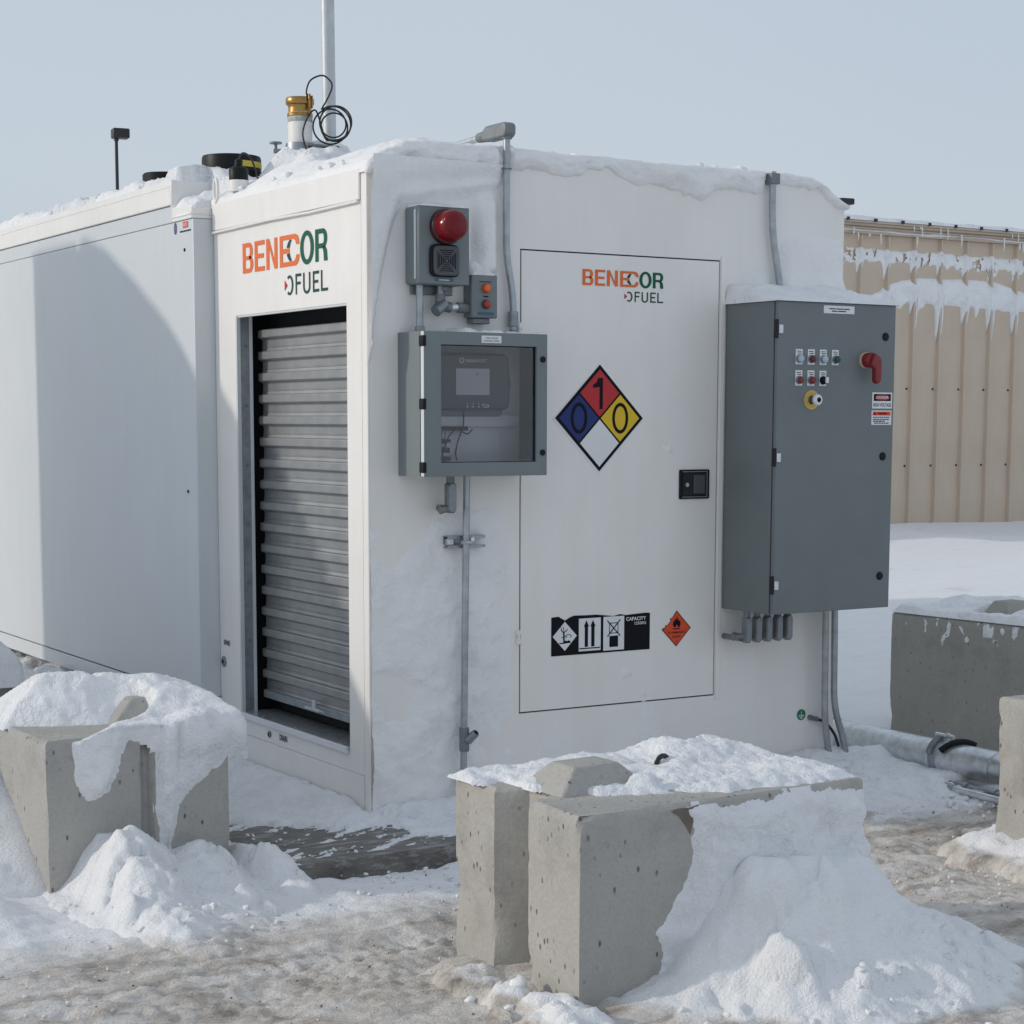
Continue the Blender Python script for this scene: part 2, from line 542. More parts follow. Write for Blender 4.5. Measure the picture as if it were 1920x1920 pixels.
class MB:
    def __init__(s):
        s.v = []
        s.f = []
        s.m = []
        s.cur = 0

    def add(s, vs, fs):
        b = len(s.v)
        s.v += [tuple(map(float, v)) for v in vs]
        s.f += [tuple(b + i for i in f) for f in fs]
        s.m += [s.cur] * len(fs)
        return s

    def box(s, x0, x1, y0, y1, z0, z1):
        return s.add([(x0, y0, z0), (x1, y0, z0), (x1, y1, z0), (x0, y1, z0), (x0, y0, z1), (x1, y0, z1), (x1, y1, z1), (x0, y1, z1)],
                     [(0, 3, 2, 1), (4, 5, 6, 7), (0, 1, 5, 4), (1, 2, 6, 5), (2, 3, 7, 6), (3, 0, 4, 7)])

    def prism(s, poly, axis, a, b):
        """polygon in the two other axes, extruded along axis from a to b"""
        n = len(poly)
        mk = {'x': lambda p, t: (t, p[0], p[1]), 'y': lambda p, t: (p[0], t, p[1]), 'z': lambda p, t: (p[0], p[1], t)}[axis]
        vs = [mk(p, a) for p in poly] + [mk(p, b) for p in poly]
        fs = [tuple(range(n)), tuple(range(2 * n - 1, n - 1, -1))] + [(i, i + n, (i + 1) % n + n, (i + 1) % n) for i in range(n)]
        return s.add(vs, fs)

    def tube(s, path, r, n=12, cap=True):
        P = [Vector(p) for p in path]
        rr = r if isinstance(r, (list, tuple)) else [r] * len(P)
        vs = []
        prev = None
        for i, p in enumerate(P):
            d = (P[min(i + 1, len(P) - 1)] - P[max(i - 1, 0)]).normalized()
            if prev is None:
                a = Vector((0, 0, 1)) if abs(d.z) < .9 else Vector((1, 0, 0))
                u = d.cross(a).normalized()
            else:
                u = (prev - d * prev.dot(d)).normalized()
            prev = u
            v = d.cross(u)
            for k in range(n):
                t = 2 * math.pi * k / n
                vs.append(p + (u * math.cos(t) + v * math.sin(t)) * rr[i])
        fs = []
        for i in range(len(P) - 1):
            for k in range(n):
                k2 = (k + 1) % n
                fs.append((i * n + k, i * n + k2, (i + 1) * n + k2, (i + 1) * n + k))
        if cap:
            fs.append(tuple(range(n - 1, -1, -1)))
            fs.append(tuple((len(P) - 1) * n + k for k in range(n)))
        return s.add(vs, fs)

    def lathe(s, prof, org, axis=(0, 0, 1), n=24):
        """prof: (radius, distance along axis)"""
        ax = Vector(axis).normalized()
        o = Vector(org)
        return s.tube([o + ax * h for r, h in _mono(prof)], [max(r, 1e-4) for r, h in _mono(prof)], n)

    def build(s, name, mats, parent=None, bevel=0., seg=2, smooth=None, local=False, label=None):
        me = bpy.data.meshes.new(name)
        me.from_pydata(s.v, [], s.f)
        if not isinstance(mats, (list, tuple)):
            mats = [mats]
        for m in mats:
            me.materials.append(m)
        if len(mats) > 1:
            me.polygons.foreach_set('material_index', s.m)
        bm = bmesh.new()
        bm.from_mesh(me)
        bmesh.ops.recalc_face_normals(bm, faces=bm.faces)
        bm.to_mesh(me)
        bm.free()
        o = put(me, name, parent, local)
        if smooth is not None:
            me.polygons.foreach_set('use_smooth', [True] * len(me.polygons))
            me.set_sharp_from_angle(angle=R(smooth))
        if bevel:
            b = o.modifiers.new('bevel', 'BEVEL')
            b.width = bevel
            b.segments = seg
            b.limit_method = 'ANGLE'
            b.angle_limit = R(30)
            me.polygons.foreach_set('use_smooth', [True] * len(me.polygons))
            me.set_sharp_from_angle(angle=R(30))
        if label:
            o['label'] = label
        return o


def _mono(prof):
    out = []
    last = None
    for r, h in prof:
        if last is not None and abs(h - last) < 1e-5:
            h = last + 2e-4 * (1 if len(out) < 2 or out[-1][1] >= out[0][1] else -1)
        out.append((r, h))
        last = h
    return out


def bent(points, rad=.06, n=6):
    """polyline with rounded corners"""
    P = [Vector(p) for p in points]
    out = [P[0]]
    for i in range(1, len(P) - 1):
        a = (P[i - 1] - P[i])
        b = (P[i + 1] - P[i])
        r = min(rad, a.length * .45, b.length * .45)
        p0 = P[i] + a.normalized() * r
        p1 = P[i] + b.normalized() * r
        for k in range(n + 1):
            t = k / n
            out.append(p0 * (1 - t) ** 2 + P[i] * 2 * t * (1 - t) + p1 * t * t)
    out.append(P[-1])
    return out


def smooth_path(points, n=8):
    P = [Vector(p) for p in points]
    P = [P[0] * 2 - P[1]] + P + [P[-1] * 2 - P[-2]]
    out = []
    for i in range(1, len(P) - 2):
        for k in range(n):
            t = k / n
            a, b, c, d = P[i - 1], P[i], P[i + 1], P[i + 2]
            out.append(.5 * ((2 * b) + (c - a) * t + (2 * a - 5 * b + 4 * c - d) * t * t + (3 * b - a - 3 * c + d) * t ** 3))
    out.append(P[-2])
    return out


# flat print: (u right, v up) in metres on a wall plane
def front_map(y):
    return lambda u, v: (u, y, v)


def left_map(x):
    return lambda u, v: (x, -u, v)      # u runs towards the viewer's right, i.e. -Y


_txt = {}


def glyphs(s, bold=0.):
    k = (s, bold)
    if k not in _txt:
        cu = bpy.data.curves.new('t', 'FONT')
        cu.body = s
        cu.offset = bold
        cu.resolution_u = 4
        ob = bpy.data.objects.new('t', cu)
        me = bpy.data.meshes.new_from_object(ob)
        vs = np.array([v.co[:2] for v in me.vertices])
        fs = [tuple(p.vertices) for p in me.polygons]
        bpy.data.objects.remove(ob)
        bpy.data.curves.remove(cu)
        bpy.data.meshes.remove(me)
        mn = vs.min(0)
        mx = vs.max(0)
        _txt[k] = ((vs - mn) / (mx - mn), fs)
    return _txt[k]


def put_text(mb, s, mp, u0, u1, v0, v1, bold=0.):
    vs, fs = glyphs(s, bold)
    mb.add([mp(u0 + a * (u1 - u0), v0 + b * (v1 - v0)) for a, b in vs], fs)


def put_rect(mb, mp, u0, u1, v0, v1):
    mb.add([mp(u0, v0), mp(u1, v0), mp(u1, v1), mp(u0, v1)], [(0, 1, 2, 3)])


def put_poly(mb, mp, pts):
    mb.add([mp(*p) for p in pts], [tuple(range(len(pts)))])


def put_ring(mb, mp, cu, cv, ru, rv, tu, tv, a0=0, a1=360, n=40):
    vs = []
    for k in range(n + 1):
        a = R(a0 + (a1 - a0) * k / n)
        vs.append(mp(cu + ru * math.cos(a), cv + rv * math.sin(a)))
        vs.append(mp(cu + (ru - tu) * math.cos(a), cv + (rv - tv) * math.sin(a)))
    mb.add(vs, [(2 * k, 2 * k + 1, 2 * k + 3, 2 * k + 2) for k in range(n)])


def put_line(mb, mp, p, q, w_):
    d = Vector((q[0] - p[0], q[1] - p[1]))
    n = Vector((-d.y, d.x)).normalized() * w_ / 2
    put_poly(mb, mp, [(p[0] + n.x, p[1] + n.y), (p[0] - n.x, p[1] - n.y), (q[0] - n.x, q[1] - n.y), (q[0] + n.x, q[1] + n.y)])


def grid_mesh(name, Pts, mats, keep=None, smooth=True, attr=None):
    """Pts (n,m,3) -> quads, keep (n,m) bool per vertex (a quad stays if any corner is kept)"""
    n, m = Pts.shape[:2]
    idx = np.arange(n * m).reshape(n, m)
    q = np.stack([idx[:-1, :-1], idx[1:, :-1], idx[1:, 1:], idx[:-1, 1:]], -1).reshape(-1, 4)
    if keep is not None:
        k = keep.ravel()
        q = q[k[q].any(1)]
    used = np.unique(q)
    rem = -np.ones(n * m, int)
    rem[used] = np.arange(len(used))
    q = rem[q]
    co = Pts.reshape(-1, 3)[used]
    me = bpy.data.meshes.new(name)
    me.vertices.add(len(co))
    me.vertices.foreach_set('co', co.astype(np.float32).ravel())
    me.loops.add(q.size)
    me.loops.foreach_set('vertex_index', q.astype(np.int32).ravel())
    me.polygons.add(len(q))
    me.polygons.foreach_set('loop_start', np.arange(0, q.size, 4, dtype=np.int32))
    me.polygons.foreach_set('loop_total', np.full(len(q), 4, dtype=np.int32))
    if smooth:
        me.polygons.foreach_set('use_smooth', np.ones(len(q), dtype=bool))
    if attr is not None:
        for an, A in attr.items():
            a = me.attributes.new(an, 'FLOAT', 'POINT')
            a.data.foreach_set('value', A.ravel()[used].astype(np.float32))
    me.update(calc_edges=True)
    me.validate()
    for mm in (mats if isinstance(mats, (list, tuple)) else [mats]):
        me.materials.append(mm)
    return me


# ------------------------------------------------------------------ ground: one sheet to the horizon
def geo(a, b, step, lo, hi, grow=1.16):
    xs = list(np.arange(a, b, step))
    s = step
    x = a
    left = []
    while x > lo:
        s *= grow
        x -= s
        left.append(x)
    s = step
    x = xs[-1]
    right = []
    while x < hi:
        s *= grow
        x += s
        right.append(x)
    return np.array(left[::-1] + xs + right)


xs = geo(-2.5, 3.4, .0155, -300, 300)
ys = geo(-3.5, .4, .0155, -60, 500, 1.07)
X, Y = np.meshgrid(xs, ys, indexing='ij')
near = ss(9, 4, np.hypot(X + .5, Y + 1))
yl = np.where(X > .9, -.35, -.78)


def dirt_field(X, Y):
    yl = -1.05 + .62 * ss(.4, 1.4, X)
    d = ss(.32, -.62, Y - yl) * ss(3.2, 2.5, X) * ss(-5.5, -4.2, Y) * ss(-3.6, -2.6, X)
    return d * (1 - .55 * ss(-1.15, -1.8, X) * ss(-1.0, -.3, Y))


dirt = dirt_field(X, Y)
rough = .010 + .012 * dirt
Z = -.06 + near * ((fbm(X * 2.5, Y * 2.5, 1, 4) - .5) * .05 + (fbm(X * 11, Y * 11, 5, 5, .62) - .5) * .026 + (fbm(X * 26, Y * 26, 9, 4, .65) - .5) * .020 * (.5 + dirt))
for yr, sl_ in ((-1.42, .05), (-1.66, .05), (-2.75, .05), (-3.0, .05)):      # worn wheel tracks running past the blocks
    dr = Y - yr - sl_ * X - .05 * (fbm(X * .8, X * 0, 37, 3) - .5)
    Z = Z - near * dirt * (.016 + .006 * np.sin(X * 95 + np.abs(dr) * 70)) * np.exp(-(dr / .085) ** 4) * ss(.25, .5, fbm(X * 1.5, Y * 1.5, 39, 3))
far = 1 - near
Z = Z + far * ((fbm(X * .22, Y * .22, 3, 5) - .5) * .45 + .06 + ss(4, 7, Y) * (fbm(X * 1.1, Y * 1.1, 33, 5, .55) - .5) * .22 + .10 * ss(13.0, 13.9, Y) * ss(15.5, 14.2, Y) * (.6 + .8 * fbm(X * .9, Y * .3, 35, 3)))
# bank of snow left of the left block, trodden hollow beside the slab
Z = Z + .10 * ss(-1.5, -1.75, X) * ss(-1.3, -.3, Y) * ss(6, 3, Y) * fbm(X * 4, Y * 4, 8) * ss(-6, -2, X)
# snow at the right side of the container, over and beside the pipes
b2 = ss(2.2, 2.45, X) * ss(2.74, 2.58, X) * ss(-.75, -.2, Y) * ss(1.8, 1.0, Y)
Z = Z + b2 * (.01 + .04 * (fbm(X * 9, Y * 9, 15) - .3))
inslab = (X > -.74) & (X < 1.2) & (Y > -.60) & (Y < 8.0)
Z = np.where(inslab, np.minimum(Z, -.085), Z)
me = grid_mesh('ground', np.stack([X, Y, Z], -1), GROUND, attr={'dirt': dirt})
tag(put(me, 'ground'), 'trodden brown and white snow ground of the yard', None, None, 'structure')

# concrete pad under the container
mb = MB()
nE = 70
slab_r = 1.3
edge = [(-.70 + .03 * math.sin(i * 1.7) * random.random(), 7.9 - i * (8.45 / 40)) for i in range(41)]
edge += [(-.70 + i * 2.0 / nE, -.565 + .014 * (random.random() - .5)) for i in range(1, nE + 1)]
edge += [(1.3, 7.9)]
mb.prism(edge, 'z', -.16, 0.0)
tag(mb.build('concrete_slab', SLABM), 'wet dark concrete pad under the white container', None, None, 'structure')

def lumps(A, B, seed, n, cx0, cx1, cy0, cy1, r0, r1):
    """half-buried angular chunks of snow, as extra height"""
    q = np.random.RandomState(seed)
    out = np.zeros_like(A)
    w1 = fbm(A * 16, B * 16, seed, 3) - .5
    w2 = fbm(A * 16 + 9, B * 16 + 4, seed + 2, 3) - .5
    for k in range(n):
        x, y, r_ = q.uniform(cx0, cx1), q.uniform(cy0, cy1), r0 * (r1 / r0) ** (q.rand() ** 2)
        an, e = q.uniform(0, 3.14), q.uniform(.6, 1.0)
        u = ((A - x) * math.cos(an) + (B - y) * math.sin(an) + .9 * r_ * w1) / r_
        v = ((-(A - x) * math.sin(an) + (B - y) * math.cos(an)) / e + .9 * r_ * w2) / r_
        dd_ = np.abs(u) ** 2.6 + np.abs(v) ** 2.6
        out = np.maximum(out, r_ * q.uniform(.35, .8) * np.clip(1 - dd_, 0, 1) ** .42 * (1 + .5 * u * q.uniform(-1, 1)))
    return out


# packed snow left on the pad, bare where it was trodden wet
xs = np.arange(-.76, 3.0, .0125)
ys = np.arange(-.95, 3.2, .0125)
X, Y = np.meshgrid(xs, ys, indexing='ij')
rag = fbm(X * 5, Y * 11, 21, 5, .62) - .5
streak = fbm((X * .88 + Y * .47) * 6, (-X * .47 + Y * .88) * 34, 27, 5, .6) - .5
fine = fbm(X * 26, Y * 26, 29, 4, .6) - .5
# distance out of the wet, trodden patch
dpatch = np.maximum(np.maximum(-.62 - X, X - (.02 + .25 * ss(-.30, -.5, Y))) * .8, np.maximum(-.7 - Y, Y + .12 - .35 * ss(-.2, -.6, X))) + .22 * rag + .16 * streak
cover = ss(-.01, .05, dpatch)
t = .016 + .03 * (fbm(X * 6, Y * 6, 22, 4) - .5) + .014 * fine + .02 * streak
t = np.minimum(t, -.006 + .5 * dpatch + .02 * fine)
isl = .10 * ss(-.50, -.42, Y) * (streak - .13 + .25 * rag + .25 * fine)
t = np.maximum(t, np.minimum(isl, .007))
t = t + .05 * ss(.12, 0, np.abs(Y + .05)) * ss(-.05, .1, X) * (Y < .02) + .045 * ss(.15, 0.02, np.abs(X + .05)) * ss(-.1, .2, Y)
# drifted over the pad edge on the right, cut off sharp where people walk on the left
over = ss(.30, .75, X) * ss(2.70, 2.52, X)
fall = -.085 * ss(-.50, -.80, Y) * over
t = t * (1 - .2 * over) + .02 * over + fall + over * (.05 * rag + .03 * fine + .7 * lumps(X, Y, 9, 60, 1.0, 2.75, -.85, .1, .012, .05))
edged = np.minimum(X + .71, Y + .572 + .02 * rag)
t = np.where((edged < 0) & (over < .5), -.02, t)
t = np.where((X > .0) & (X < 2.46) & (Y > .04), -.02, t)
gone = (Y < -.90)
t = np.where(gone, -.12, t)
me = grid_mesh('packed_snow', np.stack([X, Y, t + .001], -1), SNOWG, (t > 0) | ((over > .5) & (t > -.08)))
tag(put(me, 'packed_snow'), 'thin trodden snow lying on the dark concrete pad', 'snow', None, 'stuff')

# ------------------------------------------------------------------ the container: pump room and tank on one frame
CT = thing('fuel_container', 'white fuel storage container with orange and green lettering and a roller shutter', 'fuel container', (0, 0, 0))
mb = MB()
O = [(0, 0), (2.465, 0), (2.465, 2.6), (2.27, 2.68), (.22, 2.68), (0, 2.6)]
I = [(.708, .379), (1.749, .379), (1.749, 2.321), (.708, 2.321)]
ov = [(p[0], 0, p[1]) for p in O]
iv = [(p[0], 0, p[1]) for p in I]
ib = [(p[0], .03, p[1]) for p in I]
ob_ = [(p[0], .05, p[1]) for p in O]
mb.add(ov + iv + ib + ob_, [(0, 1, 7, 6), (1, 2, 8, 7), (2, 3, 4, 5, 9, 8), (5, 0, 6, 9)] +
       [(6 + i, 6 + (i + 1) % 4, 10 + (i + 1) % 4, 10 + i) for i in range(4)] +
       [(i, (i + 1) % 6, 14 + (i + 1) % 6, 14 + i) for i in range(6)])
# fold the two faces so that indices line up with the lists above
mb.f = [tuple(f) for f in mb.f]
FW = mb.build('front_wall', WHITE, CT)
# right wall, back wall and roof
MB().box(2.405, 2.465, .05, 1.54, 0, 2.6).build('right_wall', WHITE, CT)
MB().prism([(.012, 2.592), (2.453, 2.592), (2.262, 2.672), (.225, 2.672)], 'y', .05, 1.54).build('roof', WHITE, CT)
MB().box(.2, 2.40, .06, 1.53, .02, 2.55).build('inner_lining', DARK, CT)
# left side wall with the shutter opening
mb = MB()
o4 = [(0.052, .172), (1.54, .172), (1.54, 2.478), (0.052, 2.478)]
i4 = [(.184, .261), (1.300, .261), (1.300, 2.085), (.184, 2.085)]
vs = [(0, a, b) for a, b in o4] + [(0, a, b) for a, b in i4] + [(.075, a, b) for a, b in i4] + [(.075, a, b) for a, b in o4]
fs = [(k, (k + 1) % 4, 4 + (k + 1) % 4, 4 + k) for k in range(4)] + [(4 + k, 4 + (k + 1) % 4, 8 + (k + 1) % 4, 8 + k) for k in range(4)] + \
     [(k, (k + 1) % 4, 12 + (k + 1) % 4, 12 + k) for k in range(4)]
mb.add(vs, fs)
SW = mb.build('side_wall', WHITE, CT)
MB().box(-.004, .05, .052, 1.54, 0, .170).build('base_skirt', WHITE, CT, .002)
fa = MB().box(-.010, .05, .052, 1.535, 2.480, 2.600).build('fascia', WHITE, CT, .003)
MB().tube([(-.012, .06, 2.474), (-.012, .5, 2.470), (-.013, .9, 2.475), (-.012, 1.53, 2.471)], .006, 8).build('seam_bead', WHITE, fa)
# shutter frame
fr = MB().box(-.003, .016, 1.288, 1.303, .262, 2.084).box(.002, .016, .186, 1.288, 2.0755, 2.0845).build('shutter_frame', PALEG, CT, .001)
MB().box(.018, .060, 1.292, 1.3005, .262, 2.083).build('guide_rail', GALVD, fr, .001)
MB().box(.060, .074, 1.286, 1.3005, .262, 2.083).build('rail_lip', PALEG, fr, .001)
for z in (.33, .60, .87, 1.14, 1.41, 1.68, 1.95):
    MB().lathe([(.007, 0), (.007, .003), (.004, .005)], (.040, 1.292, z), (0, -1, 0), 10).build('bolt', FITT, fr)
sill = MB().box(-.012, .17, .186, 1.299, .262, .272).build('sill', GALV, CT, .001)
MB().box(-.016, -.006, .186, 1.299, .246, .274).build('sill_lip', LABG, sill, .002)
for y in (.30, .75, 1.1):
    MB().lathe([(.007, 0), (.005, .004)], (.02, y, .272), (0, 0, 1), 10).build('bolt', FITT, sill)
# dark room behind the shutter
MB().add([(.19, .1, .2), (.19, 1.4, .2), (.19, 1.4, 2.2), (.19, .1, 2.2), (.076, .1, .2), (.076, 1.4, .2), (.076, 1.4, 2.2), (.076, .1, 2.2)],
         [(0, 1, 2, 3), (0, 1, 5, 4), (2, 3, 7, 6), (1, 2, 6, 5), (0, 3, 7, 4)]).build('shutter_housing', DARK, CT)
SH = MB().box(.128, .134, .125, 1.276, .372, 2.02).build('roller_shutter', ALU, CT)
prof = [(.116, 0), (.101, -.004), (.099, -.008), (.099, -.036), (.102, -.040), (.119, -.047), (.121, -.051), (.121, -.078), (.1185, -.080), (.1185, -.083),
        (.121, -.085), (.120, -.090), (.116, -.0995)]
back = [(.127, -.0995), (.127, 0)]
proto = None
ztop = 2.025
for k in range(17):
    if proto is None:
        mb = MB()
        mb.prism([(p[0], p[1] + ztop) for p in prof + back], 'y', .12, 1.281)
        proto = mb.build('slat', ALU, SH, smooth=25)
        # prism along y maps (a,b) -> (a, t, b)
    else:
        c = proto.copy()
        COL.objects.link(c)
        c.parent = SH
        c.location = (0, (random.random() - .5) * .006, -.0973 * k)
bb = MB().box(.098, .128, .125, 1.27, .335, .372).build('bottom_bar', GALVD, SH, .003)
MB().box(.085, .098, .66, .80, .345, .358).box(.088, .099, .70, .735, .352, .392).box(.082, .090, .60, .70, .351, .356).build('latch', GALV, bb, .002)
# sockets and their words
for (y, z, r_, nm) in ((1.496, .483, .022, 'spare'), (.985, .209, .013, 'drain')):
    sk = MB().lathe([(r_ * 1.15, 0), (r_ * 1.15, .006), (r_, .008), (r_ * .45, .008), (r_ * .4, .004)], (0, y, z), (-1, 0, 0), 20).build('socket', FITTC if nm == 'spare' else FITT, CT)
    MB().lathe([(r_ * .42, .0), (r_ * .42, .0095)], (0, y, z), (-1, 0, 0), 14).build('socket_plug', INK, sk)
mb = MB()
put_text(mb, 'SPARE', left_map(-.0016), -1.497, -1.425, .563, .588, .02)
mb.build('lettering', INKB, CT)
mb = MB()
put_text(mb, 'DRAIN', left_map(-.0016), -.880, -.800, .198, .226, .02)
mb.build('lettering', INKB, CT)
# corner seam bead where snow sits
MB().tube([(.002, .004, .0), (.002, .004, 2.595)], .006, 8).build('corner_trim', WHITE, CT)


def logo(mp, u0, u1, v0, v1, parent):
    W_, H_ = u1 - u0, v1 - v0
    q = lambda a, b: mp(u0 + a * W_, v0 + b * H_)
    bar = .15
    sx = .036
    o = MB()

    def E_(mb, a, b, lo=0., hi=1., th=bar, st=sx):
        put_poly(mb, q, [(a, lo), (b, lo), (b, lo + th), (a + st, lo + th), (a + st, lo + (hi - lo) / 2 - th / 2), (b - .01, lo + (hi - lo) / 2 - th / 2),
                         (b - .01, lo + (hi - lo) / 2 + th / 2), (a + st, lo + (hi - lo) / 2 + th / 2), (a + st, hi - th), (b, hi - th), (b, hi), (a, hi)])
    # B: stem, three bars, two bowls
    put_rect(o, q, 0, sx, 0, 1)
    for lo in (0, .435, 1 - bar):
        put_rect(o, q, sx, .085, lo, lo + (bar if lo != .435 else .13))
    put_ring(o, q, .085, .2825, .048, .2825, sx, bar, -90, 90, 16)
    put_ring(o, q, .085, .7175, .043, .2825, sx, bar, -90, 90, 16)
    E_(o, .152, .276)
    put_rect(o, q, .297, .297 + sx, 0, 1)
    put_rect(o, q, .431 - sx, .431, 0, 1)
    put_poly(o, q, [(.297 + sx, 1), (.297 + sx, .72), (.431 - sx, 0), (.431 - sx, .28)])
    E_(o, .459, .585)
    # C: orange arms of the joined E-C
    put_poly(o, q, [(.585, 1), (.585, 1 - bar), (.625, 1 - bar), (.643, .79), (.652, .66), (.689, .66), (.682, .84), (.668, .94), (.645, 1)])
    put_poly(o, q, [(.585, 0), (.645, 0), (.668, .06), (.682, .16), (.689, .34), (.652, .34), (.643, .21), (.625, bar), (.585, bar)])
    top = o.build('logo', ORANGE, parent)
    d = MB()
    put_ring(d, q, .622, .5, .082, .40, .036, .05, 118, 166, 14)
    put_ring(d, q, .622, .5, .082, .40, .036, .05, 194, 242, 14)
    d.build('letter_arc', DGREEN, top)
    g = MB()
    put_ring(g, q, .774, .5, .077, .53, .037, .155, 0, 360, 44)
    g.cur = 0
    put_rect(g, q, .866, .866 + sx, 0, 1)
    put_rect(g, q, .866 + sx, .95, 1 - bar, 1)
    put_rect(g, q, .866 + sx, .95, .40, .40 + bar)
    put_ring(g, q, .95, .70, .047, .30, sx, bar, -90, 90, 16)
    put_poly(g, q, [(.945, .40), (.955, .30), (.961, 0), (1.0, 0), (.993, .33), (.975, .45), (.96, .47)])
    g.build('letters', GREEN, top)
    k = MB()
    put_ring(k, q, .571, -.60, .043, .32, .018, .085, -128, 128, 30)
    lo, hi = -.92, -.27
    put_rect(k, q, .640, .655, lo, hi)
    put_rect(k, q, .655, .705, hi - .09, hi)
    put_rect(k, q, .655, .698, (lo + hi) / 2 - .02, (lo + hi) / 2 + .07)
    put_rect(k, q, .727, .743, lo + .2, hi)
    put_rect(k, q, .792, .808, lo + .2, hi)
    put_ring(k, q, .7675, lo + .2, .0405, .22, .016, .09, 180, 360, 18)
    E_(k, .836, .905, lo, hi, .09, .016)
    put_rect(k, q, .925, .941, lo, hi)
    put_rect(k, q, .941, 1.0, lo, lo + .09)
    k.build('word_row', DGREEN, top)
    t_ = MB()
    put_poly(t_, q, [(.513, -.42), (.513, -.76), (.548, -.60)])
    t_.build('arrow_mark', RED, top)


logo(left_map(-.0018), -1.212, -.350, 2.266, 2.398, CT)

# door in the front wall
DR = MB().box(.714, 1.743, -.002, .028, .385, 2.315).build('door', WHITE, CT, .002)
MB().box(.709, 1.748, .006, .027, .380, 2.320).build('door_seal', DARK, DR)
logo(front_map(-.0036), 1.016, 1.438, 2.185, 2.252, DR)
for z in (.707, 1.99):
    MB().box(.690, .712, -.010, 0, z - .028, z - .006).box(.690, .712, -.010, 0, z + .010, z + .030).tube([(.701, -.008, z - .03), (.701, -.008, z + .03)], .006, 8).build('hinge', WHITE, DR, .001)
MB().box(1.753, 1.776, -.007, 0, .36, 2.34).build('door_jamb', WHITE, CT, .002)
hd = MB().box(1.534, 1.700, -.012, -.002, 1.272, 1.402).build('door_handle', BLACK, DR, .008)
# handle frame recess and paddle are built after this in one go
MB().box(1.552, 1.682, -.0135, -.012, 1.288, 1.386).build('handle_recess', DARK, hd, .003)
MB().box(1.606, 1.668, -.021, -.0135, 1.296, 1.378).build('paddle', HORN, hd, .006)
MB().lathe([(.010, 0), (.010, .004)], (1.572, -.0135, 1.335), (0, -1, 0), 14).build('keyhole', GALV, hd)
mb = MB()
for (a, b, c, d) in ((1.548, 1.686, 1.391, 1.395), (1.548, 1.686, 1.279, 1.283), (1.681, 1.685, 1.283, 1.391)):
    mb.box(a, b, -.0145, -.012, c, d)
mb.build('handle_rim', FITTC, hd)
MB().box(.60, .62, -.004, 0, .05, .15).build('access_edge', WHITE, CT, .001)
mb = MB().box(.335, 1.0, -.003, 0, .02, .19)
ap = mb.build('access_panel', WHITE, CT, .001)
MB().lathe([(.010, 0), (.010, .006)], (.37, -.003, .115), (0, -1, 0), 12).build('knob', INK, ap)

# tank body behind
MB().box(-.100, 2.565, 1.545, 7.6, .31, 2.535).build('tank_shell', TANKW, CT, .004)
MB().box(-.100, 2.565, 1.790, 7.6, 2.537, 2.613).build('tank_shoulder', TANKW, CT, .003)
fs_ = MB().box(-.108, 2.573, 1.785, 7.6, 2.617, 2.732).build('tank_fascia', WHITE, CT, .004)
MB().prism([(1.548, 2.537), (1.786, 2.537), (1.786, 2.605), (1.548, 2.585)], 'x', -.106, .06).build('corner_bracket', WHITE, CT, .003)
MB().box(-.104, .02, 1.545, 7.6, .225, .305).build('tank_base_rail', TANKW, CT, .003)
for y in (1.7, 3.6, 5.5, 7.3):
    MB().box(-.05, 2.5, y, y + .2, 0, .224).build('support_beam', GALVD, CT, .003)
MB().lathe([(.008, 0), (.008, .004)], (-.1, 1.65, 2.40), (-1, 0, 0), 8).build('plug', INK, CT)
MB().lathe([(.008, 0), (.008, .004)], (-.1, 1.66, 1.28), (-1, 0, 0), 8).build('plug', INK, CT)
mb = MB()
put_ring(mb, left_map(-.1018), -1.760, 2.505, .017, .027, .006, .008)
put_rect(mb, left_map(-.1018), -1.762, -1.756, 2.49, 2.52)
mb.build('round_mark', BLUE, CT)
mb = MB()
put_rect(mb, left_map(-.1018), -1.665, -1.605, 2.500, 2.528)
dm = mb.build('warning_mark', ORED, CT)
mb = MB()
put_text(mb, 'DANGER', left_map(-.1026), -1.660, -1.610, 2.507, 2.521)
for j, (a, b) in enumerate(((-1.70, -1.58), (-1.69, -1.59))):
    pass
mb.build('mark_text', LABW, dm)
mb = MB()
for a, b in ((-1.705, -1.66), (-1.655, -1.62), (-1.614, -1.57)):
    put_rect(mb, left_map(-.1018), a, b, 2.482, 2.489)
mb.build('mark_line', INKB, dm)
# lifting eye at the roof corner
lp = []
for k in range(21):
    a = 2 * math.pi * k / 20
    lp.append((-.004, 1.50 + .022 * math.cos(a), 2.66 + .052 * math.sin(a)))
MB().tube(lp, .008, 8, False).build('lifting_eye', WHITE, CT, smooth=60)

# ------------------------------------------------------------------ placards on the door
PL = thing('hazard_placard', 'diamond hazard placard in red, blue, yellow and white with digits on the white door', 'placard', (1.108, -.003, 1.627))
cx, cz, hd_ = 1.108, 1.627, .227


def dia(c0, c1, r_):
    return [(c0 - r_, c1), (c0, c1 - r_), (c0 + r_, c1), (c0, c1 + r_)]


def flat(pts, y0, y1, name, m, parent, label=None):
    return MB().prism(pts, 'y', y0, y1).build(name, m, parent, label=label)


